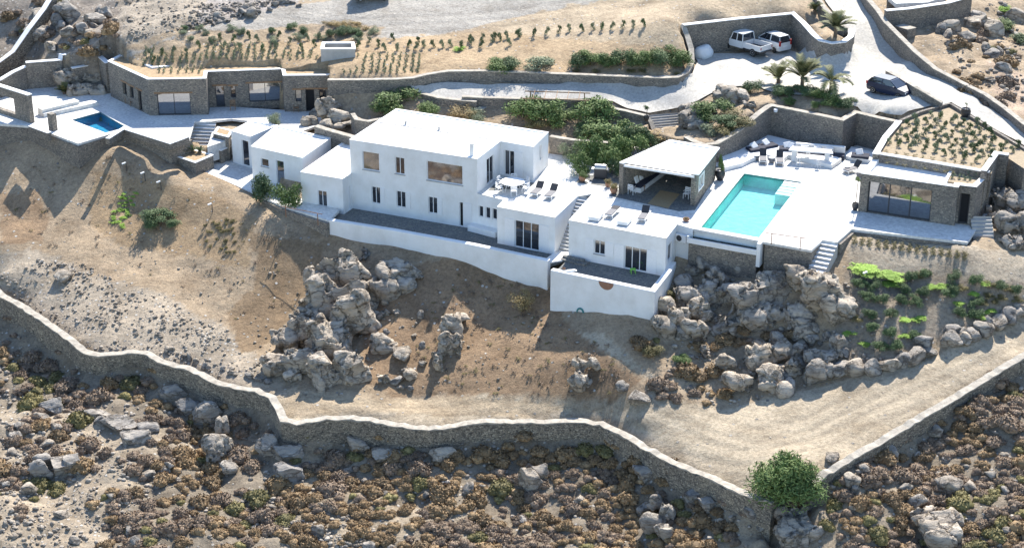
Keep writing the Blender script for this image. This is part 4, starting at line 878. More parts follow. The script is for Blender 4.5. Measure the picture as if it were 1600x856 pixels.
# ================================================================ rocks
def ico(sub):
    bm = bmesh.new(); bmesh.ops.create_icosphere(bm, subdivisions=sub, radius=1); bm.verts.ensure_lookup_table()
    V = np.array([v.co[:] for v in bm.verts]); Fc = np.array([[v.index for v in f.verts] for f in bm.faces]); bm.free(); return V, Fc
ICO = {k_: ico(k_) for k_ in (1, 2, 3, 4)}
def rock_geo(seed, sub=3, cuts=10, sq=(1, 1, .75), rough=.10, lo=.5, hi=.82, strata=0, joints=None):
    r = np.random.RandomState(seed); V, Fc = ICO[sub]; V = V.copy()
    for _ in range(cuts):
        n_ = r.randn(3) if joints is None else (joints[r.randint(len(joints))]*r.choice([-1, 1])+r.randn(3)*.22); n_ /= np.linalg.norm(n_); d = r.uniform(lo, hi); s = V @ n_; m = s > d; V[m] -= np.outer(s[m]-d, n_)
    o = r.rand(3)*50
    nz = np.array([noise.fractal(Vector(v*1.7+o), .8, 2.1, 4) for v in V]); n2 = np.array([noise.noise(Vector(v*5+o)) for v in V])
    L_ = np.linalg.norm(V, axis=1, keepdims=True); V = V*(1+rough*nz[:, None]+.035*n2[:, None])
    if strata:
        a = V @ np.array([.3, .2, .93]); V[:, :2] *= (1+strata*(np.abs(((a*3.1+nz*.4) % 1)-.5)-.25))[:, None]
    return V*np.array(sq), Fc
def mesh_np(name, V, Fc, mat, smooth=False):
    me = bpy.data.meshes.new(name); Fc = np.asarray(Fc); me.vertices.add(len(V)); me.vertices.foreach_set('co', np.asarray(V, float).ravel())
    k_ = Fc.shape[1]; me.loops.add(Fc.size); me.loops.foreach_set('vertex_index', Fc.ravel().astype(np.int32)); me.polygons.add(len(Fc))
    me.polygons.foreach_set('loop_start', np.arange(0, Fc.size, k_)); me.polygons.foreach_set('loop_total', np.full(len(Fc), k_)); me.update(calc_edges=True)
    me.materials.append(mat)
    if smooth: me.polygons.foreach_set('use_smooth', [True]*len(me.polygons))
    return me
def lobj(name, me, loc, rz=0, scale=1, label=None, cat=None, group=None, kind=None, tilt=0):
    o = bpy.data.objects.new(name, me); C.objects.link(o); o.location = loc; o.rotation_euler = (tilt*math.sin(rz*3), tilt*math.cos(rz*5), rz)
    o.scale = scale if hasattr(scale, '__len__') else (scale,)*3; return tag(o, label, cat, group, kind)
ROCKS = [mesh_np('boulder', *rock_geo(100+i, 3, 9+i % 5, (1, .85+.1*(i % 3), .62+.08*(i % 4)), .12), (M_rock, M_rockg)[i % 2]) for i in range(12)]
STONES = [mesh_np('stone', *rock_geo(200+i, 2, 8, (1, .8, .6), .1), (M_rock, M_rockg)[i % 2]) for i in range(6)]
JN = [np.array(v, float) for v in ((.9,.3,.25),(-.25,.85,.4),(.1,-.3,.95),(.6,-.7,.3))]
def outcrop(label, lumps, seed, mat=M_rock, name='rock_outcrop', cat='rock', split=False):
    """lumps: (px,py of the lump's middle, rx, ry, rz [m], sink)"""
    r = np.random.RandomState(seed); vs = []; fs = []; n_ = 0; c = None
    for i, l in enumerate(lumps):
        px, py, rx, ry, rz_ = l[:5]; ln = l[5] if len(l) > 5 else .35
        p = U(px, py, l[6]) if len(l) > 6 else G(px, py)
        if c is None: c = Vector((p.x, p.y, Hat(p.x, p.y)))
        V, Fc = rock_geo(seed*31+i, 4 if max(rx, rz_) > 1.2 else 3, 22, (rx, ry, rz_), .17, .40, .85, .12, JN)
        a = r.uniform(-.2, .2); ca_, sa_ = math.cos(a), math.sin(a); R = np.array([[ca_, -sa_, 0], [sa_, ca_, 0], [0, 0, 1]])
        t = r.uniform(-.1, .1); T = np.array([[1, 0, 0], [0, math.cos(t), -math.sin(t)], [0, math.sin(t), math.cos(t)]])
        V = V @ (R @ T).T
        if split:
            lobj('rock', mesh_np('rock', V, Fc, mat), (p.x, p.y, p.z+rz_*ln), 0, 1, label, 'rock', 'group of '+label); continue
        V = V+np.array([p.x-c.x, p.y-c.y, p.z-c.z+rz_*ln-(0 if len(l) < 7 else rz_*ln)]); vs.append(V); fs.append(Fc+n_); n_ += len(V)
    if split: return
    tmp = bpy.data.objects.new('tmp', mesh_np('tmp', np.concatenate(vs), np.concatenate(fs), mat)); C.objects.link(tmp); md = tmp.modifiers.new('r', 'REMESH'); md.mode = 'VOXEL'; md.voxel_size = .13
    dg = bpy.context.evaluated_depsgraph_get(); me = bpy.data.meshes.new_from_object(tmp.evaluated_get(dg)); bpy.data.objects.remove(tmp)
    if len(me.vertices) > 50:
        me.name = name; nv = len(me.vertices); co = np.empty(nv*3); me.vertices.foreach_get('co', co); co = co.reshape(-1, 3); no = np.empty(nv*3); me.vertices.foreach_get('normal', no); no = no.reshape(-1, 3)
        o3 = r.rand(3)*20; nz = np.array([(noise.fractal(Vector(q*.55+o3), .9, 2.2, 5), noise.noise(Vector(q*1.9+o3)), noise.fractal(Vector(q*3.1+o3), .6, 2.2, 4)) for q in co])
        dsp = .10*nz[:, 0]+.02*nz[:, 2]
        for q_, (jv, f_) in enumerate(zip(JN, (.62, .50, .66, .42))):
            u_ = co @ (jv/np.linalg.norm(jv))*f_+nz[:, 0]*.30+nz[:, 1]*.05+q_*.37; fr = np.abs(u_-np.round(u_)); dsp -= .30*np.clip(1-fr/.05, 0, 1)*(nz[:, 1] > -.25); dsp += .20*(np.floor(u_*1.0) % 2-.5)
        co += no*dsp[:, None]; me.vertices.foreach_set('co', co.ravel()); me.update()
        me.materials.clear(); me.materials.append(mat); me.polygons.foreach_set('use_smooth', [True]*len(me.polygons)); return lobj(name, me, c, label=label, cat=cat)
    me = mesh_np(name, np.concatenate(vs), np.concatenate(fs), mat); return lobj(name, me, c, label=label, cat=cat)
outcrop('tall pale fissured crag standing on the bank below the big house', [(528,500,3.6,1.7,3.3,.25),(515,560,3.4,1.6,3.0,.2),(540,460,3.0,1.6,3.0,.35),(545,455,2.9,1.8,2.6,.5),(505,462,2.2,1.7,2.6,.4),(575,475,1.7,1.6,2.3,.3),(522,500,2.9,1.9,3.0,.35),(562,520,2.5,1.8,2.8,.3),(485,530,2.2,1.7,2.4,.35),(528,550,2.9,1.9,2.8,.3),(482,575,2.1,1.6,2.2,.3),(508,595,2.2,1.5,1.9,.3),(556,590,2.1,1.6,2.2,.35),(448,548,1.5,1.3,1.8,.3),(437,578,1.4,1.2,1.4,.3),(455,595,1.3,1.1,1.2,.3),(474,505,1.4,1.3,1.7,.3),(592,545,1.2,1.1,1.4,.2),(600,598,1.0,.9,.9,.3)], 3)
outcrop('broad flat-topped rock shoulder beside the tall crag, dark on its right side', [(612,438,2.5,1.6,1.6,.3),(600,465,1.8,1.2,1.6,.2),(628,452,1.6,1.1,1.3,.2),(598,495,1.1,.9,.9,.2),(622,492,.7,.6,.6,.2)], 4)
outcrop('small rounded outcrop at the foot of the long parapet wall', [(572,400,1.0,.7,.7,.3),(560,408,.7,.6,.5,.3)], 5, M_rockg)
outcrop('narrow leaning slab of rock on the bank in the middle of the slope', [(722,503,1.2,.8,.6,.5),(708,528,1.0,.8,1.4,.35),(704,553,1.0,.8,1.6,.3),(690,578,.9,.7,1.1,.2),(684,560,.8,.7,.8,.2)], 6)
outcrop('small dark-based rock on the bank carrying an orange cushion bush', [(905,580,.8,.7,1.3,.3),(930,578,.8,.7,1.1,.3),(912,598,1.2,.8,.8,.1)], 7)
outcrop('large grey crag below the turquoise pool', [(1180,480,3.6,1.7,2.4,.15),(1110,475,2.6,1.4,2.0,.15),(1080,470,1.8,1.2,1.4,.3),(1115,450,1.7,1.2,1.5,.3),(1150,470,2.4,1.5,1.9,.2),(1200,465,2.2,1.5,2.1,.2),(1150,505,2.0,1.3,1.6,.1),(1195,500,2.1,1.4,1.7,.1),(1245,500,1.8,1.2,1.5,.1)], 8, M_rockg)
outcrop('huge rounded rock dome near the foot of the white deck stairs', [(1290,470,2.7,1.7,2.3,.25),(1310,490,2.0,1.3,1.8,.2),(1252,452,2.0,1.3,1.5,.4),(1210,448,1.8,1.2,1.2,.4),(1262,480,1.7,1.2,1.5,.3)], 9)
outcrop('pale angular boulders stacked below the right corner of the tall white wall', [(1045,490,1.1,.9,1.1,.4),(1062,508,1.5,1.1,1.7,.3),(1092,495,1.3,1,1.1,.3),(1085,530,1.3,1,1.5,.3),(1038,520,.9,.8,1.0,.3),(1100,558,1.0,.8,1.2,.4),(1030,462,1,.8,.8,.3)], 10)
outcrop('row of rounded pale rocks at the edge of the path under the pool trough', [(1098,418,.95,.8,.9,.4),(1118,424,.9,.7,.8,.3),(1140,418,.8,.7,.95,.4),(1156,424,.75,.7,.9,.4),(1080,428,.8,.7,.8,.3)], 11)
outcrop('jagged rock cluster at the bend of the dirt track', [(1160,605,1.5,1.1,1.4,.3),(1185,575,1.5,1.1,1.5,.4),(1205,600,1.6,1.2,1.5,.3),(1215,560,1.5,1.1,1.2,.4),(1235,585,1.3,1,1.3,.3),(1140,575,1.1,.9,1.2,.3),(1225,615,.9,.7,.7,.3)], 12)
outcrop('low broken rocks on the planted bank left of the roadside boulders', [(1275,570,1.3,1,1.2,.3),(1300,560,1.2,.9,.9,.3),(1285,590,1.3,.9,1.2,.3),(1270,535,1,.8,.7,.3),(1310,540,1,.8,.8,.3),(1250,560,.9,.8,.9,.3)], 13)
outcrop('big pale rocks beside the broad garden stairs', [(1078,180,1.1,1,1.1,.3),(1096,186,1.6,1.2,1.3,.3),(1085,198,1.5,1.1,1.2,.2),(1105,200,1.2,.9,.9,.2),(1075,196,.8,.8,1,.2)], 14)
outcrop('flat pale boulder above the curved lounge wall', [(1138,150,2.0,1.3,.9,.5),(1155,158,1.7,1.1,.9,.3),(1125,156,1.2,.9,.8,.3),(1172,168,1.1,.9,.9,.2)], 15)
outcrop('grey rock pile beside the stone guest wing', [(512,180,1.4,1.1,1.6,.2),(500,188,.9,.8,1.1,.2),(535,190,1.3,1,1.0,.3),(528,204,1.3,.9,.8,.3),(552,200,1.1,.9,.8,.3)], 16)
outcrop('rounded boulder standing at the end of the whitewashed rubble wall', [(486,203,1.0,.8,1.2,.3)], 17, M_rock, 'boulder')
outcrop('large smooth boulders on the white deck at far left', [(112,128,1.9,1.1,1.3,.3,3.7),(150,125,2.1,1.1,1.5,.3,3.7),(125,143,1.5,.8,1.0,.3,3.3),(147,143,1.4,.8,.7,.3,3.2)], 18)
outcrop('big smooth rock mass at the right edge below the pool house steps', [(1590,322,3.0,1.6,1.4,.2),(1560,345,1.3,1,1.2,.2),(1575,362,1.6,1.2,1.5,.2),(1600,360,2.0,1.4,1.4,.2),(1592,385,1.6,1.2,1.3,.2),(1548,335,.9,.8,.8,.2)], 19, M_rockg)
outcrop('upright pale rock column at the bottom of the scrub slope', [(1022,800,.7,.6,1.1,.4),(1040,815,.8,.7,1.4,.3),(1045,842,.9,.7,1.2,.3),(1020,830,.7,.6,1.1,.3)], 20)
outcrop('tall white weathered rock in the scrub at lower left', [(352,680,1.0,.8,1.2,.4),(348,712,1.2,.9,1.7,.3),(362,735,1.2,.9,1.1,.2),(335,722,.8,.7,1,.2)], 21)
outcrop('large pale slab rock at the bottom edge right of the wall gap', [(1248,832,2.2,1.4,1.4,.3),(1235,812,1.3,1,1,.3),(1270,838,1.2,.9,.9,.3)], 22)
outcrop('wide pale boulder at the bottom right in the scrub', [(1460,828,2.6,1.6,1.3,.3),(1440,812,1.6,1.1,1,.3),(1475,840,1.5,1.1,1,.3)], 23)
outcrop('bare grey rock on the hillside at the top left edge', [(110,28,1.8,1.3,1.4,.3),(150,38,1.6,1.2,1.3,.3),(165,30,1.4,1,1.2,.3),(90,40,1.2,1,1,.3),(60,58,1.5,1,1.2,.3),(130,50,1,.8,.7,.3)], 24, M_rockg, split=True)
outcrop('pale boulder on the scrub hillside at the top right corner', [(1485,50,1.7,1.2,1.3,.3),(1525,40,1.6,1.2,1.2,.3),(1550,55,1.5,1.1,1.2,.3),(1510,62,1.2,.9,.8,.3),(1590,30,1.5,1.1,1.2,.3)], 25, split=True)
outcrop('flat rock of the ledge in the left scrub', [(215,690,1.5,1,1,.3),(190,668,1.8,1.1,.8,.2),(150,650,1.5,1,.7,.2),(235,672,1.3,1,.8,.2),(85,640,1.4,1,1,.2)], 26, M_rockg, split=True)
outcrop('dark stone in the heap at far left', [(65,745,1.3,.9,1,.3),(95,735,1.2,.9,1,.3),(115,725,1,.8,.8,.3),(70,722,1,.8,.7,.3)], 27, M_rockg, split=True)
outcrop('grey rock under the left foot of the winding wall', [(300,640,1.6,1,1.2,.1),(330,655,1.6,1,1.3,.1),(275,615,1.4,.9,1.1,.1),(420,700,1.5,1,1.4,.2),(450,715,1.4,1,1.3,.2),(455,745,1.3,1,1.1,.3)], 28, M_rockg, split=True)
outcrop('rock half hidden in shade below the middle of the winding wall', [(600,715,1.5,1,1,.1),(560,700,1.3,.9,1,.1),(700,712,1.3,.9,.9,.1),(830,760,1.3,1,1.3,.4),(845,745,.9,.8,.9,.3)], 29, split=True)
outcrop('pale broken rock under the wall beside the big round bush', [(1105,790,1.1,.8,.9,.2),(1085,775,1.2,.9,1,.1),(1010,742,1.3,.9,.9,.1),(1180,800,1,.8,.8,.2)], 30, M_rockg, split=True)
outcrop('rubble pile of grey stones beside the upper gravel road', [(x, 45-(x-300)*.2+random.uniform(-6, 8), .5, .45, .4, .3) for x in range(300, 400, 8)]+[(x, 22-(x-340)*.12+random.uniform(-6, 6), .5, .4, .4, .3) for x in range(340, 470, 9)], 31, M_rockg, 'rubble_pile', 'rubble')['kind'] = 'stuff'
def z4(x, y): return (1200+x/3.5675, 360+y/3.5675)
edge = [(422,742,.5),(392,772,.85),(485,766,.95),(586,762,.95),(672,750,.9),(742,725,.85),(812,706,1.0),(866,622,.85),(888,676,.9),(1030,562,.8),(1076,572,.6),(1028,620,.85),(1092,604,.75),(1140,578,.7),(1195,550,.9),(1216,500,.6),(1282,516,.9),(1346,484,.95),(1402,442,.7),(1372,468,.7),(1420,430,.7)]
for i, (x, y, r_) in enumerate(edge):
    px, py = z4(x, y); p = G(px, py+4); s = r_*1.02
    o = lobj('roadside_boulder', ROCKS[(i*5) % 12], (p.x, p.y, p.z+.28*s), i*1.7, (s, s*.9, s*1.05), 'rounded pale boulder in the row edging the upper side of the dirt track', 'boulder', 'boulders lining the dirt track')
for px, py, s, lab in [(1000,624,1.0,'pale boulder on the edge of the track below the bank'),(628,554,1.05,'isolated round grey boulder between the tall crag and the leaning slab'),(642,585,.7,'dark broken stone just below the isolated round boulder'),(973,603,.6,'small upright pale stone on the bank near the track'),(1480,757,1.15,'large pale boulder sitting in the grey scrub at lower right'),(1430,785,.8,'grey cube-like rock among bushes at lower right'),(100,432,1.1,'dark boulder in the hollow of the left scree'),(48,765,.8,'lone pale boulder in the stony ground at the bottom left'),(1300,715,.7,'pale stone leaning against the track side of the straight wall'),(1330,750,.7,'pale triangular rock just below the straight wall'),(1325,205,.3,'')][:10]:
    p = G(px, py+3); lobj('boulder', ROCKS[int(px) % 12], (p.x, p.y, p.z+.3*s), px, s, lab, 'boulder')
# whole-slope masks in picture pixels
def below_wall(px, py): return py > np.interp(px, wx, wy)+10
def where(px, py):
    if py < 130: return 'on the hillside at the top left' if px < 500 else 'on the hillside at the top right'
    col_ = ['at the far left edge','in the left corner area','left of the tall white rock','below the left bend of the winding wall','below the crag','below the middle of the winding wall','below the right half of the winding wall','left of the rock column','near the big oleander','right of the big oleander','near the wide pale boulder','below the straight wall','at the far right edge'][int(max(0, min(12, px/1600*13)))]
    w_ = float(np.interp(px, wx, wy)); d = (py-w_)/(860-w_)
    row_ = 'close under the wall' if d < .3 else ('midway down the scrub' if d < .65 else 'near the bottom edge')
    if py < w_: return 'in the crags below the pool deck' if px > 900 else 'on the left scree'
    return row_+', '+col_
def sz(s): return 'large ' if s > .85 else ('small ' if s < .6 else 'medium ')
# ================================================================ leaf clumps and cushions
def blades(r, P, Nn, size, asp=.45, spread=.7):
    """small leaf faces at points P lying roughly across the directions Nn"""
    n_ = len(P); Nn = Nn+r.randn(n_, 3)*.33*spread; Nn /= np.linalg.norm(Nn, axis=1, keepdims=True)
    t = np.cross(Nn, r.randn(n_, 3)); t /= np.linalg.norm(t, axis=1, keepdims=True)+1e-9
    ax = t+Nn*r.uniform(.1, .9, (n_, 1)); ax /= np.linalg.norm(ax, axis=1, keepdims=True); s = size*r.uniform(.6, 1.3, (n_, 1))
    sd = np.cross(ax, Nn); sd /= np.linalg.norm(sd, axis=1, keepdims=True)+1e-9
    a = P-sd*s*asp*.5; b = P+sd*s*asp*.5; c = P+ax*s+sd*s*asp*.35; d = P+ax*s-sd*s*asp*.35
    V = np.stack([a, b, c, d], 1).reshape(-1, 3); Fc = np.arange(4*n_).reshape(-1, 4); return V, Fc
def tri2quad(F3): return np.concatenate([F3, F3[:, 2:3]], 1)
def cushion(seed, sub=1, nb_=420):
    """rounded thorn cushion of unit radius: low lobes thickly set with twig tufts over a dark core"""
    r = np.random.RandomState(seed); vs = []; fs = []; n_ = 0; k_ = 3+seed % 4
    lob = [(0, 0, .0, .72)]+[(r.uniform(.4, .7)*math.cos(a), r.uniform(.4, .65)*math.sin(a), r.uniform(-.15, .05), r.uniform(.34, .58)) for a in np.linspace(0, 2*math.pi, k_, endpoint=False)+r.rand()]
    for x, y, z, R in lob:
        V, Fc = ICO[1]; W_ = V*(1+.1*r.randn(len(V), 1))*np.array([R, R, R*.8])*.93+np.array([x, y, z+R*.2]); keep = (W_[Fc][:, :, 2] > -.25).all(1); Fk = Fc[keep]
        f4 = np.concatenate([Fk, np.full((len(Fk), 1), -1)], 1); f4[:, :3] += n_; vs.append(W_); fs.append(f4); n_ += len(W_)
        m_ = int(nb_*R*R); d = r.randn(m_, 3); d /= np.linalg.norm(d, axis=1, keepdims=True); d[:, 2] = np.abs(d[:, 2])-.15*r.rand(m_)
        o = r.rand(3)*30; bumpy = np.array([noise.noise(Vector(q*2.6+o)) for q in d])
        P = d*(R*(.84+.22*bumpy+.07*r.randn(m_)))[:, None]*np.array([1, 1, .82])+np.array([x, y, z+R*.2]); bv, bf = blades(r, P, d, .12, .8, .9); vs.append(bv); fs.append(bf+n_); n_ += len(bv)
    return np.concatenate(vs), fs
def mesh_mixed(name, V, fs, mat):
    me = bpy.data.meshes.new(name); T = [f[f[:, 3] < 0][:, :3] for f in fs]; Q_ = [f[f[:, 3] >= 0] for f in fs]; T = np.concatenate(T); Q_ = np.concatenate(Q_)
    me.vertices.add(len(V)); me.vertices.foreach_set('co', V.ravel()); lp = np.concatenate([T.ravel(), Q_.ravel()]).astype(np.int32)
    me.loops.add(len(lp)); me.loops.foreach_set('vertex_index', lp); me.polygons.add(len(T)+len(Q_))
    me.polygons.foreach_set('loop_start', np.concatenate([np.arange(len(T))*3, len(T)*3+np.arange(len(Q_))*4])); me.polygons.foreach_set('loop_total', np.concatenate([np.full(len(T), 3), np.full(len(Q_), 4)])); me.update(calc_edges=True)
    me.materials.append(mat); return me
CUS = [cushion(i, 1, 620) for i in range(6)]
BM = {'rust': M_rustb, 'grey': M_greyb, 'olive': M_oliveb}
CM = {(k_, i): mesh_mixed('cushion_bush', CUS[i][0], CUS[i][1], BM[k_]) for k_ in BM for i in range(6)}
LOW = [cushion(i+20, 1, 330) for i in range(5)]
LAB = {'rust': 'rust-brown cushion bush', 'grey': 'grey-brown cushion bush', 'olive': 'olive-green cushion bush'}
def stuff_mesh(items, mat, name):
    vs = []; fs = []; n_ = 0
    for p, s, rz, li in items:
        V, f = LOW[li]; c, q = math.cos(rz), math.sin(rz); R = np.array([[c, -q, 0], [q, c, 0], [0, 0, .85]]); vs.append(V @ R.T*s+np.array(p)); n1 = []
        for g in f: h = g.copy(); h[h >= 0] += n_; n1.append(h)
        fs += n1; n_ += len(V)
    return mesh_mixed(name, np.concatenate(vs), fs, mat)
cand = []; rb = random.Random(5)
tries = 0
while len(cand) < 4300 and tries < 40000:
    tries += 1; px, py = rb.uniform(-160, 1760), rb.uniform(450, 905)
    if not below_wall(px, py): continue
    d = noise.fractal(Vector((px*.006, py*.011, 3)), .8, 2, 3)+noise.noise(Vector((px*.02, py*.03, 9)))*.3
    dens = .42+d*1.0
    if px < 330: dens -= .30
    if px < 230 and 640 < py < 860: dens -= .12
    if 380 < px < 540 and py > 780: dens -= .35
    if 440 < px < 1000 and py > 705: dens += .50
    if px > 1300: dens += .42
    if 900 < px < 1220 and py > 740: dens += .1
    if rb.random() > dens: continue
    cand.append((px, py))
for cx_, cy_, rx_, ry_, n_, in [(240,722,55,30,40),(290,745,50,30,30),(200,800,60,35,34),(1085,600,60,35,34),(1140,540,60,30,22),(1010,545,20,25,10),(60,30,55,35,30),(130,55,60,28,34),(1540,110,60,60,30),(1180,520,60,30,14),(20,560,25,22,9),(380,668,30,16,9)]:
    for _ in range(n_): a = rb.uniform(0, 6.3); q = math.sqrt(rb.random()); cand.append((cx_+rx_*q*math.cos(a), cy_+ry_*q*math.sin(a)))
grid = {}; B_list = []
for px, py in cand:
    p = G(px, py); s = rb.choice([.4,.5,.6,.7,.82,.98,1.2]); key = (int(p.x/1.0), int(p.y/1.0)); bad = False
    for i in (-1, 0, 1):
        for j in (-1, 0, 1):
            for q, t in grid.get((key[0]+i, key[1]+j), []):
                if (q-p).length < (s+t)*.50: bad = True
    if bad: continue
    if any((Vector((p.x-w_.x, p.y-w_.y))).length < .5+s*.5 for w_ in WW+WW2): continue
    grid.setdefault(key, []).append((p, s))
    hue = noise.noise(Vector((px*.009, py*.015, 1)))+rb.uniform(-.45, .45)
    if px > 1300: hue -= .28
    if px < 330: hue -= .1
    if 300 < px < 1200: hue += .30
    if px > 1300: hue += .1
    k_ = 'rust' if hue > .08 else ('grey' if hue > -.72 else 'olive')
    if rb.random() < .10: k_ = 'olive'
    B_list.append((p, s, k_, px, py))
B_list.sort(key=lambda b: 9*(not (0 < b[3] < 1600 and b[4] < 856))-b[1]/(b[0]-Vector((0, 0, 56))).length)
print('bushes', len(B_list))
for i, (p, s, k_, px, py) in enumerate(B_list[:300]):
    lobj('cushion_bush', CM[(k_, i % 6)], (p.x, p.y, p.z-.06*s), rb.uniform(0, 6.3), (s, s*rb.uniform(.85, 1.1), s*rb.uniform(.75, 1.0)), sz(s)+LAB[k_]+' '+where(px, py), 'bush', LAB[k_]+'es')
for k_ in BM:
    it = [(tuple(p), s*1.05, rb.uniform(0, 6.3), rb.randrange(5)) for p, s, kk, px, py in B_list[300:] if kk == k_]
    if it: o = bpy.data.objects.new('scrub', stuff_mesh(it, BM[k_], 'scrub')); C.objects.link(o); tag(o, kind='stuff')
# loose stones as stuff
sv = []; sf = []; n_ = 0; SG = [rock_geo(300+i, 1, 5, (1, .8, .6), .05) for i in range(6)]
def scatter(poly, n, lo, hi, dens=None):
    global n_
    xs = [p[0] for p in poly]; ys = [p[1] for p in poly]; k_ = 0
    for _ in range(n*6):
        if k_ >= n: break
        px, py = rb.uniform(min(xs), max(xs)), rb.uniform(min(ys), max(ys))
        if not inpoly([px], [py], poly)[0]: continue
        if noise.noise(Vector((px*.02, py*.035, 5))) < rb.uniform(-.5, .35): continue
        p = G(px, py); s = lo+(hi-lo)*rb.random()**2.5; V, Fc = SG[rb.randrange(6)]; a = rb.uniform(0, 6.3); c, q = math.cos(a), math.sin(a)
        R = np.array([[c, -q, 0], [q, c, 0], [0, 0, 1]]); sv.append(V @ R.T*s+np.array([p.x, p.y, p.z+s*.25])); sf.append(Fc+n_); n_ += len(V); k_ += 1
scatter([(0,400),(120,410),(250,460),(340,510),(420,560),(430,600),(340,590),(230,545),(140,548),(0,450)], 1000, .05, .24)
scatter([(-5,500),(140,570),(430,670),(600,690),(900,680),(1200,800),(1600,570),(1605,860),(-5,860)], 1200, .05, .3)
scatter([(0,560),(100,620),(250,760),(120,860),(0,860)], 900, .06, .3)
scatter([(380,760),(560,800),(620,860),(400,860)], 600, .08, .32)
scatter([(150,380),(600,420),(850,480),(1000,600),(450,620),(300,480)], 380, .05, .2)
scatter([(1040,430),(1330,440),(1420,560),(1280,600),(1130,640),(1040,600)], 500, .06, .35)
scatter([(180,0),(330,0),(300,40),(200,70)], 250, .06, .25); scatter([(300,10),(470,-5),(400,18),(290,48)], 350, .1, .3)
scatter([(1440,20),(1600,0),(1600,170),(1500,110)], 250, .08, .4)
o = bpy.data.objects.new('scattered_stones', mesh_np('scattered_stones', np.concatenate(sv), np.concatenate(sf), M_scree)); C.objects.link(o); tag(o, kind='stuff')
# mid-size boulders, individually
PB = []
def spread(n, poly, lo, hi, lab, grp, meshes=None):
    xs = [p[0] for p in poly]; ys = [p[1] for p in poly]; k_ = 0
    while k_ < n:
        px, py = rb.uniform(min(xs), max(xs)), rb.uniform(min(ys), max(ys))
        if not inpoly([px], [py], poly)[0]: continue
        p = G(px, py); s = rb.uniform(lo, hi)
        lobj('rock', ROCKS[rb.randrange(12)] if not meshes else meshes[rb.randrange(len(meshes))], (p.x, p.y, p.z+.15*s), rb.uniform(0, 6.3), (s, s*rb.uniform(.7, 1), s*rb.uniform(.8, 1.2)), (('large ' if s > lo+.6*(hi-lo) else 'small ')+lab).replace('small small','small') if py < 440 else ('large ' if s > lo+.6*(hi-lo) else 'small ')+lab.split(' on ')[0].split(' half')[0].split(' between')[0].split(' in ')[0].replace('small ','')+' '+where(px, py), 'rock', grp, tilt=.3); k_ += 1
spread(24, [(0,590),(330,690),(420,860),(0,860)], .3, .75, 'pale loose rock on the stony scrub ground at the lower left', 'loose rocks at the lower left')
spread(22, [(430,700),(1180,800),(1200,856),(330,856)], .3, .7, 'pale rock half hidden among brown bushes on the lower middle slope', 'rocks among the middle scrub')
spread(24, [(1270,780),(1600,590),(1600,856),(1220,856)], .3, .75, 'pale rock between grey cushion bushes on the lower right slope', 'rocks among the right scrub')
spread(26, [(1060,440),(1280,500),(1330,560),(1200,620),(1060,560)], .5, 1.1, 'grey boulder in the crags under the pool deck', 'boulders in the crags under the pool')
spread(14, [(200,520),(430,600),(330,580)], .25, .5, 'small pale rock in the left scree above the winding wall', 'rocks in the left scree')
spread(16, [(10,10),(60,5),(190,20),(170,75),(80,80)], .5, 1.0, 'grey rock on the hillside at the top left', 'rocks on the top left hillside')
spread(16, [(1440,60),(1600,0),(1600,150),(1520,110)], .4, 1.0, 'pale rock on the dry hillside at the top right', 'rocks on the top right hillside')
spread(10, [(600,470),(680,500),(660,620),(600,600)], .3, .6, 'broken stone on the bank right of the tall crag', 'broken stones beside the tall crag')
# ================================================================ shrubs
def clump(seed, n_leaf, leaf, sq=(1, 1, .8), lobes=8, asp=.4, spread_=.8, core=True):
    r = np.random.RandomState(seed); P = []; Nn = []
    L_ = [np.array([r.uniform(-.55, .55), r.uniform(-.55, .55), r.uniform(.1, .75)]) for _ in range(lobes)]
    for c in L_:
        R = r.uniform(.28, .48); k_ = n_leaf//lobes; d = r.randn(k_, 3); d /= np.linalg.norm(d, axis=1, keepdims=True); d[:, 2] = np.where(d[:, 2] < -.3, -d[:, 2], d[:, 2]); rad = R*(r.rand(k_, 1)**.4)
        P.append(c+d*rad); Nn.append(d+np.array([0, 0, .5]))
    P = np.concatenate(P); Nn = np.concatenate(Nn); Nn /= np.linalg.norm(Nn, axis=1, keepdims=True); P[:, 2] = np.maximum(P[:, 2], .02)
    V, Fc = blades(r, P, Nn, leaf, asp, spread_); return V*np.array(sq), Fc
def twigs(seed, mat=None):
    mb = MB(); r = random.Random(seed)
    for _ in range(6): mb.tube((r.uniform(-.08,.08), r.uniform(-.08,.08), -.12), (r.uniform(-.4,.4), r.uniform(-.4,.4), r.uniform(.3,.6)), .03, M_bark, .01, 5)
    return mb
def mkshrub(kind, seed, mat, n=2600, leaf=.095, **kw):
    V, Fc = clump(seed, n, leaf, **kw); me = mesh_np(kind, V, Fc, mat)
    t = twigs(seed); tm = bpy.data.meshes.new('stem'); tm.from_pydata(t.v, [], t.f); tm.materials.append(M_bark); return me, tm
SH = {'leaf': [mkshrub('foliage', 40+i, M_leaf) for i in range(3)], 'dark': [mkshrub('foliage', 50+i, M_leafd) for i in range(3)], 'grey': [mkshrub('foliage', 60+i, M_leafg, 1600, .11, asp=.3) for i in range(3)], 'dry': [mkshrub('foliage', 70+i, M_dry_, 1500, .1, asp=.3) for i in range(2)], 'bright': [mkshrub('foliage', 80+i, M_leafb, 1800, .1, sq=(1,1,.5)) for i in range(2)], 'olive': [mkshrub('foliage', 90+i, M_oliveb, 1800, .09) for i in range(2)]}
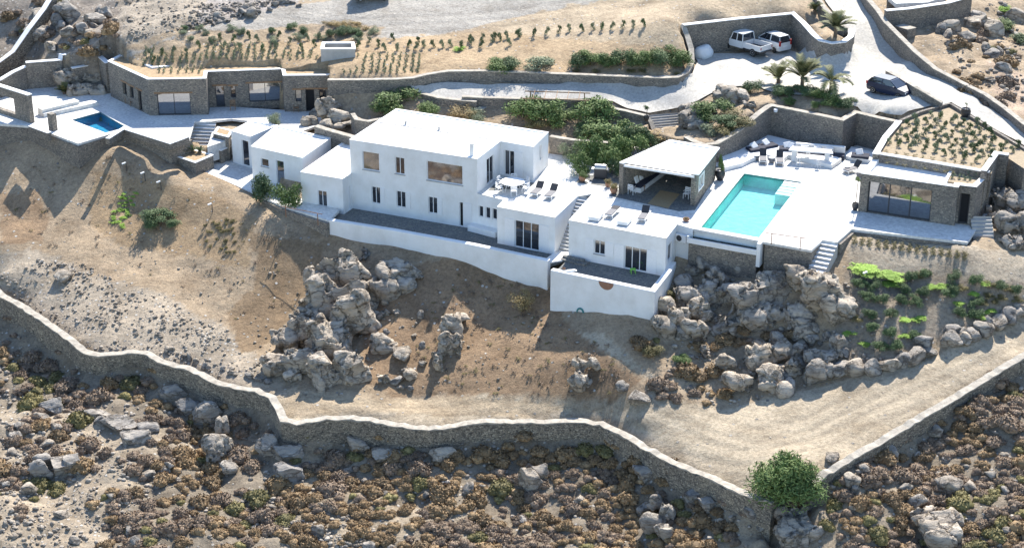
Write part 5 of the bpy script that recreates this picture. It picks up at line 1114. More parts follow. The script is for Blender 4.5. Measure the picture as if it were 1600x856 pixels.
def shrub(kind, px, py, r_, label, h=None, z=None, name='shrub', cat='shrub', group=None, i=None, ry=None):
    p = U(px, py, z) if z is not None else G(px, py); i = rb.randrange(9) if i is None else i; fm, tm = SH[kind][i % len(SH[kind])]
    t = thing(name, label, cat, (p.x, p.y, p.z-.03), rb.uniform(0, 6.3), group); t.scale = (r_, ry or r_, h or r_)
    for nm, me in (('foliage', fm), ('stem', tm)): o = bpy.data.objects.new(nm, me); C.objects.link(o); o.parent = t
    return t
for a in [('leaf',622,165,2.3,'large green oleander bush beside the stone guest wing',1.9),('leaf',598,172,1.5,'lower left part-bush of pale green leaves before the guest wing wall',1.3),('leaf',665,172,1.3,'rounded green bush right of the large oleander by the drive wall',1.2),('dry',722,182,1.4,'faded yellowish bush behind the middle of the big house roof',1.2),('grey',745,186,1.0,'thin grey-green bush beside the garden wall stub',1.2),
          ('leaf',815,180,1.9,'broad green bush at the left end of the planted strip behind the house',1.8),('leaf',850,178,2.0,'tall green bush next to the wooden frame behind the house',2.0),('leaf',880,190,1.5,'mid green bush at the centre of the planted strip behind the house',1.3),('leaf',925,185,2.2,'large dark oleander under the end of the drive wall',2.2),('leaf',940,210,2.0,'green oleander above the barbecue area',1.8),('leaf',985,215,1.9,'pale green oleander left of the garden stairs',1.9),('leaf',945,240,2.0,'bushy oleander just behind the barbecue',1.9),('leaf',970,235,1.5,'oleander between barbecue and pavilion',1.5),('dark',905,205,1.3,'dark low bush in the middle of the oleander bank',1.1),('olive',838,193,1.2,'small olive-tinted bush below the wooden frame',.9),
          ('dry',1030,213,1.5,'dry yellow-green bush at the foot of the garden stairs',.8),('leaf',1113,180,1.9,'bright green bush between the stair rocks',1.7),('olive',1155,192,1.7,'brownish bush above the curved lounge wall',1.3),('dark',1140,190,1.3,'dark green bush beside the brownish one above the lounge wall',1.0),('grey',1112,203,1.1,'pale little bush on the planted corner above the lounge wall',.9),('olive',1135,203,1.3,'low tawny bush along the coping of the lounge wall',.8),('dark',1172,139,1.1,'dark compact bush standing on the drive above the flat boulder',1.0),
          ('leaf',776,106,1.5,'green bush at the left end of the strip below the field',1.2),('dark',795,102,1.3,'dark bush beside the green one below the planted field',1.1),('grey',840,98,1.8,'greyish tangled bush in the strip below the planted field',1.2),
          ('dark',404,308,1.25,'dark rounded bush with brown tips in front of the annex house',2.5),('leaf',450,320,1.2,'bright green rounded bush at the left corner of the big house',2.4),
          ('dark',250,338,1.3,'dark green shrub, largest on the bare bank below the left deck',1.1),('dark',237,350,1.0,'dark green shrub at the lower left of the bank group',.9),('dark',275,347,.8,'small dark green shrub at the right of the bank group',.7),
          ('dry',818,476,1.15,'golden-yellow rounded bush standing alone on the slope left of the tall white wall',1.45),('rust' if False else 'olive',1050,458,.9,'olive bush on the rock beside the right end of the tall white wall',.6),('olive',1018,548,.9,'olive bush at the foot of the rocks below the white wall',.8),('leaf',1070,560,.8,'small green bush in the rock gully below the guest house',.6),
          ('bright',1570,12,1.0,'vivid green bush at the top right corner',.9),('leaf',1570,40,1.4,'green shrub patch on the hillside at the top right corner',.9),('dark',1590,62,1.3,'dark shrub at the right edge of the upper hillside',.9),
          ('grey',1440,98,.7,'wispy pale green bush outside the road wall',.4)]:
    shrub(a[0], a[1], a[2]+6, a[3]*1.2, a[4], a[5]*1.15)
for px, py, r_, k_ in ((905,262,1.3,'leaf'),(925,246,1.7,'leaf'),(955,256,1.6,'leaf'),(985,244,1.8,'leaf'),(1000,226,1.6,'dark'),(893,240,1.1,'grey'),(968,268,1.0,'dark')):
    shrub(k_, px, py+8, r_, 'loose green oleander of the bank reaching down to the barbecue terrace', r_*1.6, z=3.2, group='oleanders by the barbecue terrace')
for i, (px, py) in enumerate([(905,97),(925,95),(948,97),(968,93),(990,96),(1010,92),(1032,94),(1055,88),(1062,98)]):
    shrub('leaf' if i % 3 else 'dark', px, py+8, 1.55, 'tall green oleander in the hedge between the field and the drive wall', 1.5, name='hedge_bush', group='hedge bushes below the planted field')
for i, (px, py) in enumerate([(985,113),(1005,112),(1060,118),(930,113),(900,112)]): shrub('olive', px, py, .6, 'low tawny plant on the strip above the drive wall', .4, group='low plants above the drive wall')
for i, (px, py, k_) in enumerate([(1212,146,'dark'),(1228,148,'dark'),(1250,144,'dark'),(1268,148,'dark'),(1285,152,'leaf'),(1300,160,'leaf'),(1318,166,'dark'),(1232,160,'leaf'),(1278,166,'leaf'),(1330,158,'grey')]):
    shrub(k_, px, py+2, 1.15 if i < 7 else .75, 'green shrub in the planting bed under the palms above the lounge wall', 1.05 if i < 7 else .7, group='shrubs under the palms')
shrub('dark', 1352, 208, 1.4, 'very dark shrub in the shaded alcove behind the lounge', 1.2, z=3.5)
shrub('grey', 428, 196, 1.0, 'round pale green bush on the deck behind the annex house roof', 1.3, z=3.0)
# the big oleander at the gap
V, Fc = clump(777, 11000, .085, (1, 1, .9), 26, .3, 1.1); me = mesh_np('foliage', V, Fc, M_leaf); p = G(1228, 775)
t = thing('oleander_bush', 'big round oleander bush filling the gap between the two boundary walls', 'bush', (p.x, p.y, p.z-.1)); t.scale = (3.05, 2.6, 3.1)
for nm, m_ in (('foliage', me), ('stem', SH['leaf'][0][1])): o = bpy.data.objects.new(nm, m_); C.objects.link(o); o.parent = t
# bright ground cover patches and shrubs on the right bank, counted plants
def zz(lst, kind, r_, lab, grp, h=None, name='shrub'):
    for q in lst: px, py = z4(*q[:2]); rr = q[2] if len(q) > 2 else r_; shrub(kind, px, py+3, rr, lab, (h or rr*.8), name=name, group=grp, cat='plant')
zz([(530,195,1.7),(560,215,1.5),(500,215,1.0),(640,225,1.4),(690,240,1.5),(680,285,1.2),(720,290,1.1)], 'bright', 1.2, 'vivid green spreading plant at the top of the right-hand planted bank', 'bright ground cover at the top of the right bank', .45, 'groundcover_plant')
zz([(760,490),(820,490),(850,480),(935,305),(975,300),(1060,400),(1145,345),(1215,290),(1240,440),(770,575),(540,625),(450,565),(1180,470)], 'bright', .75, 'bright green low plant scattered on the right-hand planted bank', 'bright low plants on the right bank', .4, 'groundcover_plant')
zz([(515,305),(590,320),(790,270),(885,255),(1035,270),(1150,290),(560,380),(640,385),(735,400),(765,340),(860,345),(825,405),(1035,345),(1010,360),(575,480),(590,545),(685,470),(680,570),(820,600),(630,655),(705,645),(1060,470),(1145,480),(1155,415),(1385,335),(1290,320)], 'dark', .75, 'dark green young shrub planted on the right-hand bank', 'dark young shrubs on the right bank', .85)
zz([(830,250),(1090,320),(1230,360),(1200,400),(1300,370),(1345,325),(1390,380),(1265,395),(500,495),(1240,300)], 'olive', .6, 'olive-brown small plant on the right-hand bank', 'olive plants on the right bank', .45)
for i in range(26):
    t_ = i/26; px = 205-(t_*26)+rb.uniform(-13, 13); py = 302+t_*55+rb.uniform(-4, 4); shrub('bright', px, py, .36, 'small vivid green plant in the patch on the left bank', .3, name='groundcover_plant', cat='plant', group='bright plants on the left bank')
for i in range(34): shrub('olive', 345+rb.uniform(-25, 22), 372+rb.uniform(-28, 24), .27, 'tiny olive tuft in the patch below the annex terrace', .25, name='groundcover_plant', cat='plant', group='olive tufts on the left bank')
# seedlings
V, Fc = clump(901, 60, .4, (1, 1, 1.3), 3, .4); TU = [mesh_np('seedling', V, Fc, M_leafg)]
V, Fc = clump(902, 60, .4, (1, 1, .7), 3, .4); TU.append(mesh_np('seedling', V, Fc, M_oliveb)); TU.append(mesh_np('seedling', V, Fc, M_greyb))
YS = []
V, Fc = clump(903, 260, .26, (.8, .8, 1.3), 5, .35); YS = [mesh_np('young_shrub', V, Fc, M_leafg), mesh_np('young_shrub', V, Fc, M_leafd)]
def rowpt(px, py): return G(px, py)
k_ = 0
for i in range(41):
    x0 = 226+i*10.7; y1 = 119 if x0 < 320 else (103 if x0 < 440 else (112 if x0 < 510 else 119)); 
    if x0 < 240: y1 = 108
    for j in range(6):
        t_ = j/5; px = x0+t_*3+rb.uniform(-.7, .7); py = (y1-5)-t_*26
        if 496 < px < 560 and py < 100: continue
        p = U(px, py, 6.33) if py > {True: 200}.get(False, 96) and inpoly([px], [py], SB)[0] else G(px, py)
        lobj('seedling', TU[0], (p.x, p.y, p.z), rb.uniform(0, 6.3), .24, 'tiny seedling in the long rows on the planted roof field', 'seedling', 'seedlings in rows on the planted field'); k_ += 1
yl = [(235,84),(255,83),(272,80),(240,95),(290,84),(310,72),(330,66),(345,60),(352,72),(365,62),(372,75),(388,57),(402,62),(412,78),(432,72),(436,56),(452,66),(470,76),(480,60),(492,70),(500,58),(560,72),(576,66),(590,70),(600,76),(614,60),(622,76),(640,70),(650,74),(652,66)]+[(690-i*13.5+0, 71-i*.0) for i in range(3)]+[(735+i*18.5, 62-i*1.6) for i in range(5)]
yl += [(813,53),(836,52),(855,50),(873,48),(888,46),(909,46),(927,44),(942,43),(957,42),(973,40),(988,40),(1005,38),(704,70),(722,72),(738,66),(752,70),(768,62),(780,60),(796,68)]
for i, (px, py) in enumerate(yl):
    p = G(px, py+4); lobj('young_shrub', YS[i % 2], (p.x, p.y, p.z-.02), i, (.42,.42,.55), 'young slim shrub in the line planted along the upper field', 'young shrub', 'young shrubs along the upper field')
for i in range(22):
    px, py = rb.uniform(285, 600), rb.uniform(46, 68)
    shrub('dark' if i % 3 == 0 else 'grey', px, py, rb.uniform(.45, 1.0), 'loose green bush at the upper edge of the planted field', rb.uniform(.5, .9), group='bushes at the upper edge of the field')
for i in range(7): shrub('dry', 515+i*9, 44+rb.uniform(-4, 5), .8, 'dry straw-coloured bush behind the grey concrete tank', .6, group='dry bushes behind the tank')
shrub('dark', 537, 56, 1.0, 'dark rounded bush directly behind the grey concrete tank', .9); shrub('bright', 718, 78, .7, 'yellow-green agave-like tuft at the right end of the seedling rows', .6)
GB = [(1391,224),(1402,232),(1412,214),(1420,198),(1432,222),(1440,200),(1448,186),(1452,208),(1456,228),(1462,178),(1466,202),(1476,188),(1480,208),(1490,196),(1500,212),(1510,226),(1520,206),(1530,214),(1526,240),(1540,232),(1548,246),(1560,222),(1575,240),(1424,234),(1470,224),(1500,236),(1570,252),(1406,204),(1484,176),(1536,204)]
GB = [(1390+c*17+r_*9.5+rb.uniform(-2,2), 226+c*3.2-r_*9+rb.uniform(-1.5,1.5)) for r_ in range(6) for c in range(11)]
GB = [g for g in GB if inpoly([g[0]], [g[1]], [(1385,232),(1400,205),(1412,192),(1484,168),(1610,240),(1560,242),(1548,262),(1455,246)])[0]]
for i, (px, py) in enumerate(GB):
    p = U(px, py, 6.52); lobj('young_shrub', YS[i % 2], (p.x, p.y, p.z-.02), i, .4+.22*((i*7) % 5)/5, 'young green shrub in the raised garden bed behind the pool house', 'young shrub', 'young shrubs in the garden bed')
for i in range(30):
    px, py = 1385+(i % 11)*15+rb.uniform(-3, 3), 238+(i//11)*9+(i % 11)*2.2; p = U(px, py, 6.52); lobj('seedling', TU[1], (p.x, p.y, p.z), i, .22, 'small brown mound seedling at the front of the raised garden bed', 'seedling', 'seedlings at the front of the garden bed')
for i in range(9): p = U(1488+(i % 5)*9, 270+(i//5)*8+(i % 5)*1.5, 6.2); lobj('seedling', TU[0], (p.x, p.y, p.z), i, .25, 'little plant in the small bed on the pool house roof', 'seedling', 'plants in the roof bed')
for i in range(15):
    px, py = z4(480+i*44, 42+i*6.2)
    for j in range(4): p = G(px+rb.uniform(-1,1), py+j*3.2); lobj('seedling', TU[1], (p.x, p.y, p.z), i+j, .24, 'straw-coloured seedling in the short rows in front of the pool house', 'seedling', 'seedlings in front of the pool house')
for i in range(190):
    while True:
        px, py = rb.uniform(640, 1000), rb.uniform(430, 625)
        if inpoly([px], [py], [(700,420),(800,420),(850,500),(960,540),(1000,600),(960,620),(700,615),(640,560)])[0]: break
    p = G(px, py); lobj('dry_tuft', TU[2 if i % 3 else 1], (p.x, p.y, p.z-.02), rb.uniform(0, 6), rb.uniform(.12, .24), 'small dark dry tuft on the brown bank below the house', 'tuft', 'dry tufts on the brown bank')
for i in range(90):
    while True:
        px, py = rb.uniform(0, 470), rb.uniform(240, 560)
        if inpoly([px], [py], [(60,250),(180,240),(330,310),(440,380),(470,440),(400,540),(330,460),(100,400),(0,360)])[0]: break
    p = G(px, py); lobj('dry_tuft', TU[2 if i % 3 else 1], (p.x, p.y, p.z-.02), rb.uniform(0, 6), rb.uniform(.12, .26), 'small dry tuft on the left bank below the deck', 'tuft', 'dry tufts on the left bank')
# ---------------------------------------------------------------- palms
def palm(label, px, py, z, th, nf, fl, droop, seed, name='palm_tree', mat=M_palm, par=None, tr=.16):
    r = random.Random(seed); p = U(px, py, z) if z is not None else G(px, py); t = thing(name, label, 'palm', p)
    mb = MB(); mb.lathe([(tr*1.3, -.2), (tr*1.1, th*.4), (tr, th*.8), (tr*1.4, th), (tr*.4, th+.15)], M_bark, 9); mb.build('trunk', t, Vector((0,0,0)))
    for k_ in range(nf):
        a = k_*2.399+r.uniform(-.2, .2); el = r.uniform(.55, 1.45); L_ = fl*r.uniform(.8, 1.1); mb = MB(); P = []; e = el; q = Vector((0, 0, th))
        for s in range(9): P.append(q.copy()); q = q+Vector((math.cos(a)*math.cos(e), math.sin(a)*math.cos(e), math.sin(e)))*L_/8; e -= droop*r.uniform(.8, 1.2)/8
        sd = Vector((-math.sin(a), math.cos(a), 0))
        for s in range(8):
            mb.tube(P[s], P[s+1], .02*(1-s/10), mat, None, 4)
            for m in range(4):
                if s == 0: continue
                b = P[s].lerp(P[s+1], m/4); d = (P[s+1]-P[s]).normalized(); ll = L_*.26*(1-abs(s-4)/9)
                for sg in (-1, 1):
                    tip = b+d*ll*.6+sd*sg*ll*.75+Vector((0, 0, ll*.12)); wv = d*.045
                    mb.face([b-wv, b+wv, tip+wv*.3, tip-wv*.3], mat)
        mb.build('frond', t, Vector((0,0,0)))
    return t
palm('largest spiky palm standing in the bed above the lounge wall', 1253, 138, None, .9, 22, 2.3, .9, 1)
palm('short pale palm at the left end of the bed above the lounge wall', 1216, 132, None, .4, 15, 1.9, .9, 2)
palm('slim drooping palm at the right end of the bed above the lounge wall', 1298, 146, None, 1.0, 11, 2.1, 1.7, 3)
palm('palm in the rounded stone planter above the parked white car', 1305, 58, None, .8, 20, 2.1, 1.0, 4)
palm('small young palm at the top of the stone planter beside the road', 1273, 22, None, .3, 20, 1.0, 1.0, 5)
palm('small spiky agave palm on the deck boulders at far left', 101, 146, 3.05, .1, 18, .9, .6, 6, name='agave')
for i, (px, py) in enumerate([(300,238),(290,240),(312,239)]): palm('grey-green spiky agave in the corner planter below the left stairs', px, py, 1.67, .05, 16, .7-.15*(i > 0), .5, 10+i, name='agave', mat=M_leafg)['group'] = 'agaves in the corner planter'
# ================================================================ furniture
def lt(name, label, cat, p, rz, group=None):
    t = thing(name, label, cat, p, rz, group); t['_local'] = 1; return t
def pb(t, name, fn, bevel=0, smooth=False, parent=None):
    mb = MB(); fn(mb); o = mb.build(name, None, Vector((0,0,0)), smooth, bevel); o.parent = parent or t; return o
M_cyl = lambda x, y, z: Matrix.Translation((x, y, z))
def lounger(label, px, py, z, rz, back=.6, mat=None, group=None, frame=None):
    mat = mat or M_grey; t = lt('sun_lounger', label, 'sun lounger', U(px, py, z), math.radians(rz), group); fm = frame or M_wframe
    pb(t, 'frame', lambda m: (m.box(-.34,-.30,-.98,.98,.24,.30,fm), m.box(.30,.34,-.98,.98,.24,.30,fm), m.box(-.30,.30,-.98,-.94,.24,.30,fm), m.box(-.30,.30,.94,.98,.24,.30,fm)))
    for x in (-.32,.32):
        for y in (-.85,.85): pb(t, 'leg', lambda m: m.box(x-.025,x+.025,y-.025,y+.025,0,.24,fm))
    pb(t, 'cushion', lambda m: m.box(-.29,.29,-.95,.28,.303,.37,mat), .02)
    Mb = M_cyl(0,.28,.31) @ Matrix.Rotation(back, 4, 'X')
    pb(t, 'backrest', lambda m: m.box(-.29,.29,0,.68,0,.07,M_dark if mat is M_grey else mat,Mb), .02)
    for k_ in (1,2,3): pass
    return t
g1 = 'pairs of grey sun loungers'
lounger('left one of two grey sun loungers on the upper terrace beside the round table', 840, 302, 3.16, -22, .7, group=g1)
lounger('right one of two grey sun loungers on the upper terrace beside the round table', 862, 306, 3.16, -22, .7, group=g1)
lounger('flat grey sun lounger on the guest house roof', 957, 335, 3.16, -24, .02)
lounger('grey sun lounger with raised back near the right edge of the guest house roof', 1006, 341, 3.16, -18, .8)
lounger('grey sun lounger left of the small drum table at the pool lounge', 1192, 251, 3.16, -6, .9)
lounger('grey sun lounger right of the small drum table at the pool lounge', 1218, 253.5, 3.16, -6, .9)
lounger('grey sun lounger turned sideways beside the pool house wall', 1333, 268, 3.16, -55, .9)
for lab, px, py in (('white square sun pad left of the flat lounger on the guest roof', 931, 341), ('white low pad right of the flat lounger on the guest roof', 976, 348)):
    t = lt('sun_pad', lab, 'sun pad', U(px, py, 3.16), math.radians(-22)); pb(t, 'base', lambda m: m.box(-.42,.42,-.6,.6,.03,.2,M_wframe)); pb(t, 'cushion', lambda m: m.box(-.45,.45,-.62,.62,.203,.32,M_canvas), .03)
def chair(label, p, rz, group=None, mat=None, name='garden_chair'):
    mat = mat or M_wframe; t = lt(name, label, 'chair', p, rz, group)
    pb(t, 'seat', lambda m: m.box(-.25,.25,-.24,.24,.42,.46,mat), .01)
    pb(t, 'backrest', lambda m: [m.box(-.25,.25,.22,.26,z,z+.08,mat) for z in (.52,.66,.80)]+[m.box(x-.02,x+.02,.22,.26,.46,.88,mat) for x in (-.23,.23)])
    for x in (-.22,.22):
        for y in (-.21,.21): pb(t, 'leg', lambda m: m.box(x-.018,x+.018,y-.018,y+.018,0,.42,mat))
        pb(t, 'armrest', lambda m: m.box(x-.025,x+.025,-.2,.24,.64,.67,mat))
    return t
tc = U(801, 297, 3.16)
t = lt('round_table', 'large round white garden table on the upper terrace', 'table', tc, 0)
pb(t, 'tabletop', lambda m: m.lathe([(.95,.70),(.98,.72),(.98,.75),(.95,.76)], M_wframe, 32))
for a in (.5, 2.1, 3.7, 5.3): pb(t, 'leg', lambda m: m.tube((.7*math.cos(a),.7*math.sin(a),0),(.55*math.cos(a),.55*math.sin(a),.70), .03, M_wframe))
for i, (a, w_) in enumerate(((2.5,'back left'),(1.5,'back right'),(.55,'right'),(-.5,'front right'),(-1.5,'front'),(3.6,'left'))):
    chair('white garden chair at the %s side of the round terrace table' % w_, tc+Vector((1.2*math.cos(a), 1.2*math.sin(a), 0)), a-math.pi/2, 'white chairs round the terrace table')
def mattress(label, px, py, z, rz, n=1, group='navy day mattresses with white pillows'):
    t = lt('day_mattress', label, 'mattress', U(px, py, z), math.radians(rz)); pb(t, 'mattress', lambda m: m.box(-.75,.75,-.5,.5,0,.2,M_navy), .05)
    for k_ in range(n):
        Mp = M_cyl(-.1+.3*k_,.22-.1*k_,.32+.03*k_) @ Matrix.Rotation(.7, 4, 'X') @ Matrix.Rotation(.3+k_, 4, 'Z'); pb(t, 'pillow', lambda m: m.box(-.3,.3,-.3,.3,-.06,.08,M_canvas,Mp), .05)
    return t
mattress('leftmost navy mattress with one white pillow on the lounge platform', 1181, 234, 3.5, 22)
mattress('second navy mattress with a white pillow on the lounge platform', 1200, 229, 3.5, 28)
mattress('navy mattress with two stacked white pillows at the middle of the lounge platform', 1231, 234, 3.5, -10, 2)
mattress('navy mattress with a flat white pillow in the alcove beside the pool house', 1344, 245, 3.46, -14)
t = lt('lounge_sofa', 'long navy built-in sofa with pale blue cushions behind the bar table', 'sofa', U(1280, 246, 3.16), math.radians(-14))
pb(t, 'seat', lambda m: m.box(-2.1,2.1,-.4,.4,.0,.42,M_navy), .04); pb(t, 'backrest', lambda m: m.box(-2.1,2.1,.41,.75,0,.95,M_white), .04)
for x in (-1.3,-.2,.8): pb(t, 'cushion', lambda m: m.box(x-.35,x+.35,.2,.4,.43,.85,M_wframe), .05)
t = lt('bar_table', 'long white concrete bar table with tapered ends by the lounge sofa', 'table', U(1268, 253, 3.16), math.radians(-12))
pb(t, 'tabletop', lambda m: m.prism([(-1.95,-.45),(1.75,-.5),(1.55,.35),(-1.7,.6)], .98, 1.08, M_white, bottom=True)); pb(t, 'leg', lambda m: m.prism([(-1.7,-.3),(-1.3,-.3),(-1.2,.35),(-1.6,.35)], 0, .977, M_white)); pb(t, 'leg', lambda m: m.prism([(1.1,-.3),(1.5,-.35),(1.4,.25),(1.05,.25)], 0, .977, M_white))
for i, (px, py, w_) in enumerate(((1247,259,'left'),(1262,250,'rear'),(1278,262,'middle'),(1297,258,'right end'))):
    t = lt('bar_stool', 'white bar stool at the %s of the long bar table' % w_, 'stool', U(px, py, 3.16), .2*i, 'bar stools at the bar table'); pb(t, 'seat', lambda m: m.lathe([(.2,.72),(.21,.76),(.19,.78)], M_wframe, 16))
    for a in (.8,2.4,3.9,5.5): pb(t, 'leg', lambda m: m.tube((.2*math.cos(a),.2*math.sin(a),0),(.14*math.cos(a),.14*math.sin(a),.72), .022, M_wframe))
    pb(t, 'footrest', lambda m: [m.tube((.18*math.cos(a),.18*math.sin(a),.28),(.18*math.cos(a+1.57),.18*math.sin(a+1.57),.28), .014, M_wframe) for a in (.8,2.37,3.94,5.51)])
for px, py, lab in ((1182,250,'drum table'),(1205.5,254,'drum table'),(1323,268,'drum table'),(1342,276,'drum table')):
    lab = {1182:'small grey drum table left of the poolside loungers',1205.5:'small grey drum table between the two poolside loungers',1323:'small drum table at the foot of the sideways lounger',1342:'larger drum table beside the pool house corner'}[px]
    t = lt('drum_table', lab, 'side table', U(px, py, 3.16), 0); pb(t, 'base', lambda m: m.lathe([(.2,0),(.24,.2),(.2,.42)], M_grey, 16)); pb(t, 'tabletop', lambda m: m.lathe([(.25,.42),(.26,.46),(.25,.47)], M_wframe, 18))
# pots
def potted(label, px, py, z, r_, h, plant, ps, pmat=None, ph_=None, stem=0, name='potted_plant'):
    t = lt(name, label, 'potted plant', U(px, py, z), 0); pm = pmat or M_potdark
    pb(t, 'pot', lambda m: m.lathe([(r_*.6,0),(r_*.95,h*.45),(r_,h*.75),(r_*.8,h*.95),(r_*.88,h),(r_*.7,h-.02),(r_*.7,h-.08)], pm, 18), smooth=True)
    if stem: pb(t, 'stem', lambda m: m.tube((0,0,h-.1),(.05,0,h+stem), .035, M_bark, .025))
    fm = SH[plant][0][0]; ps *= .8; o = bpy.data.objects.new('foliage', fm); C.objects.link(o); o.parent = t; o.location = (0, 0, h+stem-.1); o.scale = (ps, ps, ph_ or ps); return t
potted('large dark pot with a green plant at the rear corner of the pavilion', 1125, 281, 3.16, .42, .85, 'leaf', .5, ph_=1.6)
potted('tall slim potted dracaena at the left corner of the pool house', 1336, 328, 3.16, .28, .6, 'leaf', .5, stem=1.9)
potted('clipped ball tree in a pot at the top left of the garden stairs', 1010, 189, 4.75, .25, .5, 'dark', .5, stem=.6)
potted('big dark jar with a thin plant beside the garden bed on the road', 1508, 186, 6.3, .42, .95, 'grey', .25, stem=.4)
potted('terracotta pot of branching succulent at the left of the pavilion', 959, 302, 3.16, .32, .5, 'olive', .7, M_terra)
potted('terracotta pot with a fan palm left of the barbecue', 910, 283, 3.16, .3, .45, 'leaf', .7, M_terra)
potted('shallow bowl of dry succulent at the back corner of the guest roof', 1072, 345, 3.16, .28, .22, 'olive', .3, M_terra)
potted('small potted shrub in the shade left of the pavilion column', 950, 292, 3.16, .25, .4, 'olive', .6, M_terra)
potted('small grey bowl plant on the white parapet corner of the guest terrace', 881, 420.5, .56, .13, .12, 'grey', .12, M_terra)
# barbecue
t = lt('barbecue', 'dark gas barbecue with a shiny steel lid on the slate floor', 'barbecue', U(938, 278, 3.16), math.radians(-8))
pb(t, 'cabinet', lambda m: m.box(-.5,.5,-.3,.3,.08,.85,M_frame), .02)
pb(t, 'lid', lambda m: m.lathe([(.28,-.48),(.30,-.46),(.30,.46),(.28,.48)], M_metal, 16, M_cyl(0,0,.88) @ Matrix.Rotation(math.pi/2, 4, 'Y')), smooth=False)
for x in (-.72,.51): pb(t, 'side_shelf', lambda m: m.box(x,x+.2,-.25,.25,.8,.84,M_metal))
for x in (-.42,.42): pb(t, 'wheel', lambda m: m.lathe([(.08,-.03),(.08,.03)], M_rubber, 12, M_cyl(x,-.2,.08) @ Matrix.Rotation(math.pi/2, 4, 'Y')))
slab('barbecue_floor', [U(*p, 3.152) for p in [(905,278),(950,268),(972,262),(975,290),(948,292),(900,285)]], 3.152, M_flag, t=.02)
slab('painted_terrace_shade', [U(*p, 3.152) for p in [(762,298),(783,278),(836,286),(828,292)]], 3.152, M_flag, t=.02)  # dark sheet painting the house's shade onto the white terrace
# pavilion interior
slf = thing('corner_sofa', 'white built-in corner sofa with navy cushions and white pillows inside the pavilion', 'sofa', U(1010, 292, 3.16))
a_, b_ = U(1001,302,3.16), U(1044,270,3.16); d = (b_-a_).normalized(); M = Matrix.Identity(4); M.col[0][:3] = d; M.col[1][:3] = (-d.y, d.x, 0); M.col[3][:3] = a_
L_ = (b_-a_).length
for nm, bx_, mt in (('base',(0,L_,0,.95,0,.38),M_white),('seat_cushion',(.1,L_-.1,.05,.8,.383,.52),M_navy),('backrest',(0,L_,.96,1.25,0,.85),M_white)): mb = MB(); mb.box(*bx_, mt, M); mb.build(nm, slf, bevel=.02)
for x in (.7,1.5,3.4): mb = MB(); mb.box(-.28,.28,-.06,.06,-.28,.28,M_canvas, M @ M_cyl(x,.72,.82) @ Matrix.Rotation(-.35,4,'X')); mb.build('pillow', slf, bevel=.04)
rk = rock_geo(555, 3, 12, (1.5,.6,.8)); p = U(1066,290,3.16); lobj('boulder', mesh_np('boulder', rk[0], rk[1], M_rock), (p.x, p.y+2.2, p.z+.5), -.3, 1.0, 'brown natural rock left standing inside the back of the pavilion', 'boulder')
mb = MB(); mb.prism([(U(*q,3.18).x, U(*q,3.18).y) for q in [(1012,318),(1044,325),(1062,303),(1032,297)]], 3.158, 3.175, M_straw); tag(mb.build('rug'), 'straw-coloured rug on the slate floor of the pavilion', 'rug')
chair('white wooden armchair at the left opening of the pavilion', U(987, 303, 3.16), 2.6); chair('white armchair in the right front corner of the pavilion', U(1073, 310, 3.16), -.5)
t = lt('coffee_table', 'low dark wooden table with trays inside the pavilion', 'table', U(997, 297, 3.16), .3); pb(t, 'tabletop', lambda m: m.box(-.5,.5,-.35,.35,.36,.42,M_wood)); [pb(t, 'leg', lambda m: m.box(x-.03,x+.03,y-.03,y+.03,0,.36,M_wood)) for x in (-.42,.42) for y in (-.28,.28)]
# small things
t = lt('stool', 'small lime-green stool by the open door of the guest house', 'stool', U(989, 427, 0), .2); M_lime = simple('lime_plastic', (.25,.62,.08), .5, .05, 5)
pb(t, 'seat', lambda m: m.box(-.2,.2,-.18,.18,.34,.38,M_lime), .01); [pb(t, 'leg', lambda m: m.box(x-.02,x+.02,y-.02,y+.02,0,.34,M_lime)) for x in (-.17,.17) for y in (-.15,.15)]
t = lt('towel_tray', 'white folded towels on the parapet corner of the guest terrace', 'towels', U(892, 423.5, .56), .2); pb(t, 'towel', lambda m: m.box(-.45,.45,-.14,.14,0,.05,M_canvas), .02); pb(t, 'towel', lambda m: m.box(-.3,.35,-.12,.12,.053,.1,M_canvas), .02)
pp = G(838,432); mb = MB(); q_ = pp+Vector((-.3,.5,1.1)); pts = [q_, pp+Vector((-.1,.3,.7)), pp+Vector((.5,-.3,.15)), pp+Vector((1.4,-1.1,-.2))]
for a, b in zip(pts, pts[1:]): mb.tube(a, b, .11, M_black)
tag(mb.build('drain_pipe'), 'black corrugated drain pipe sticking out of the bank below the long parapet', 'pipe')
def lamp(label, px, py, z=None):
    p = U(px, py, z) if z is not None else G(px, py); t = lt('path_light', label, 'garden light', p, .3); pb(t, 'post', lambda m: m.tube((0,0,-.1),(0,0,.75), .035, M_frame)); pb(t, 'head', lambda m: m.box(-.12,.22,-.09,.09,.75,.84,M_wframe, Matrix.Rotation(-.3,4,'Y')), .015)
for lab, px, py in (('garden spotlight on the upper left of the bare bank',198,268),('garden spotlight left of the middle of the bare bank',227,283),('garden spotlight above the dark green shrubs on the bank',252,297),('garden spotlight on the bank below the annex path',332,332),('garden spotlight among the bright plants on the right bank',1354,440)): lamp(lab, px, py)
def wlamp(label, px, py, z):
    t = lt('wall_lamp', label, 'wall lamp', U(px, py, z), 0); pb(t, 'bracket', lambda m: m.box(-.06,.06,-.02,.3,.05,.1,M_frame)); pb(t, 'shade', lambda m: m.lathe([(.16,-.12),(.19,.1),(.15,.14)], M_wframe, 12))
wlamp('small white lamp high on the lounge wall above the mattresses', 1212, 173, 5.75); wlamp('small white lamp on the lounge wall above the bar table', 1300, 191, 5.6); wlamp('small white lamp on the lounge wall by the alcove', 1382, 192, 5.6)
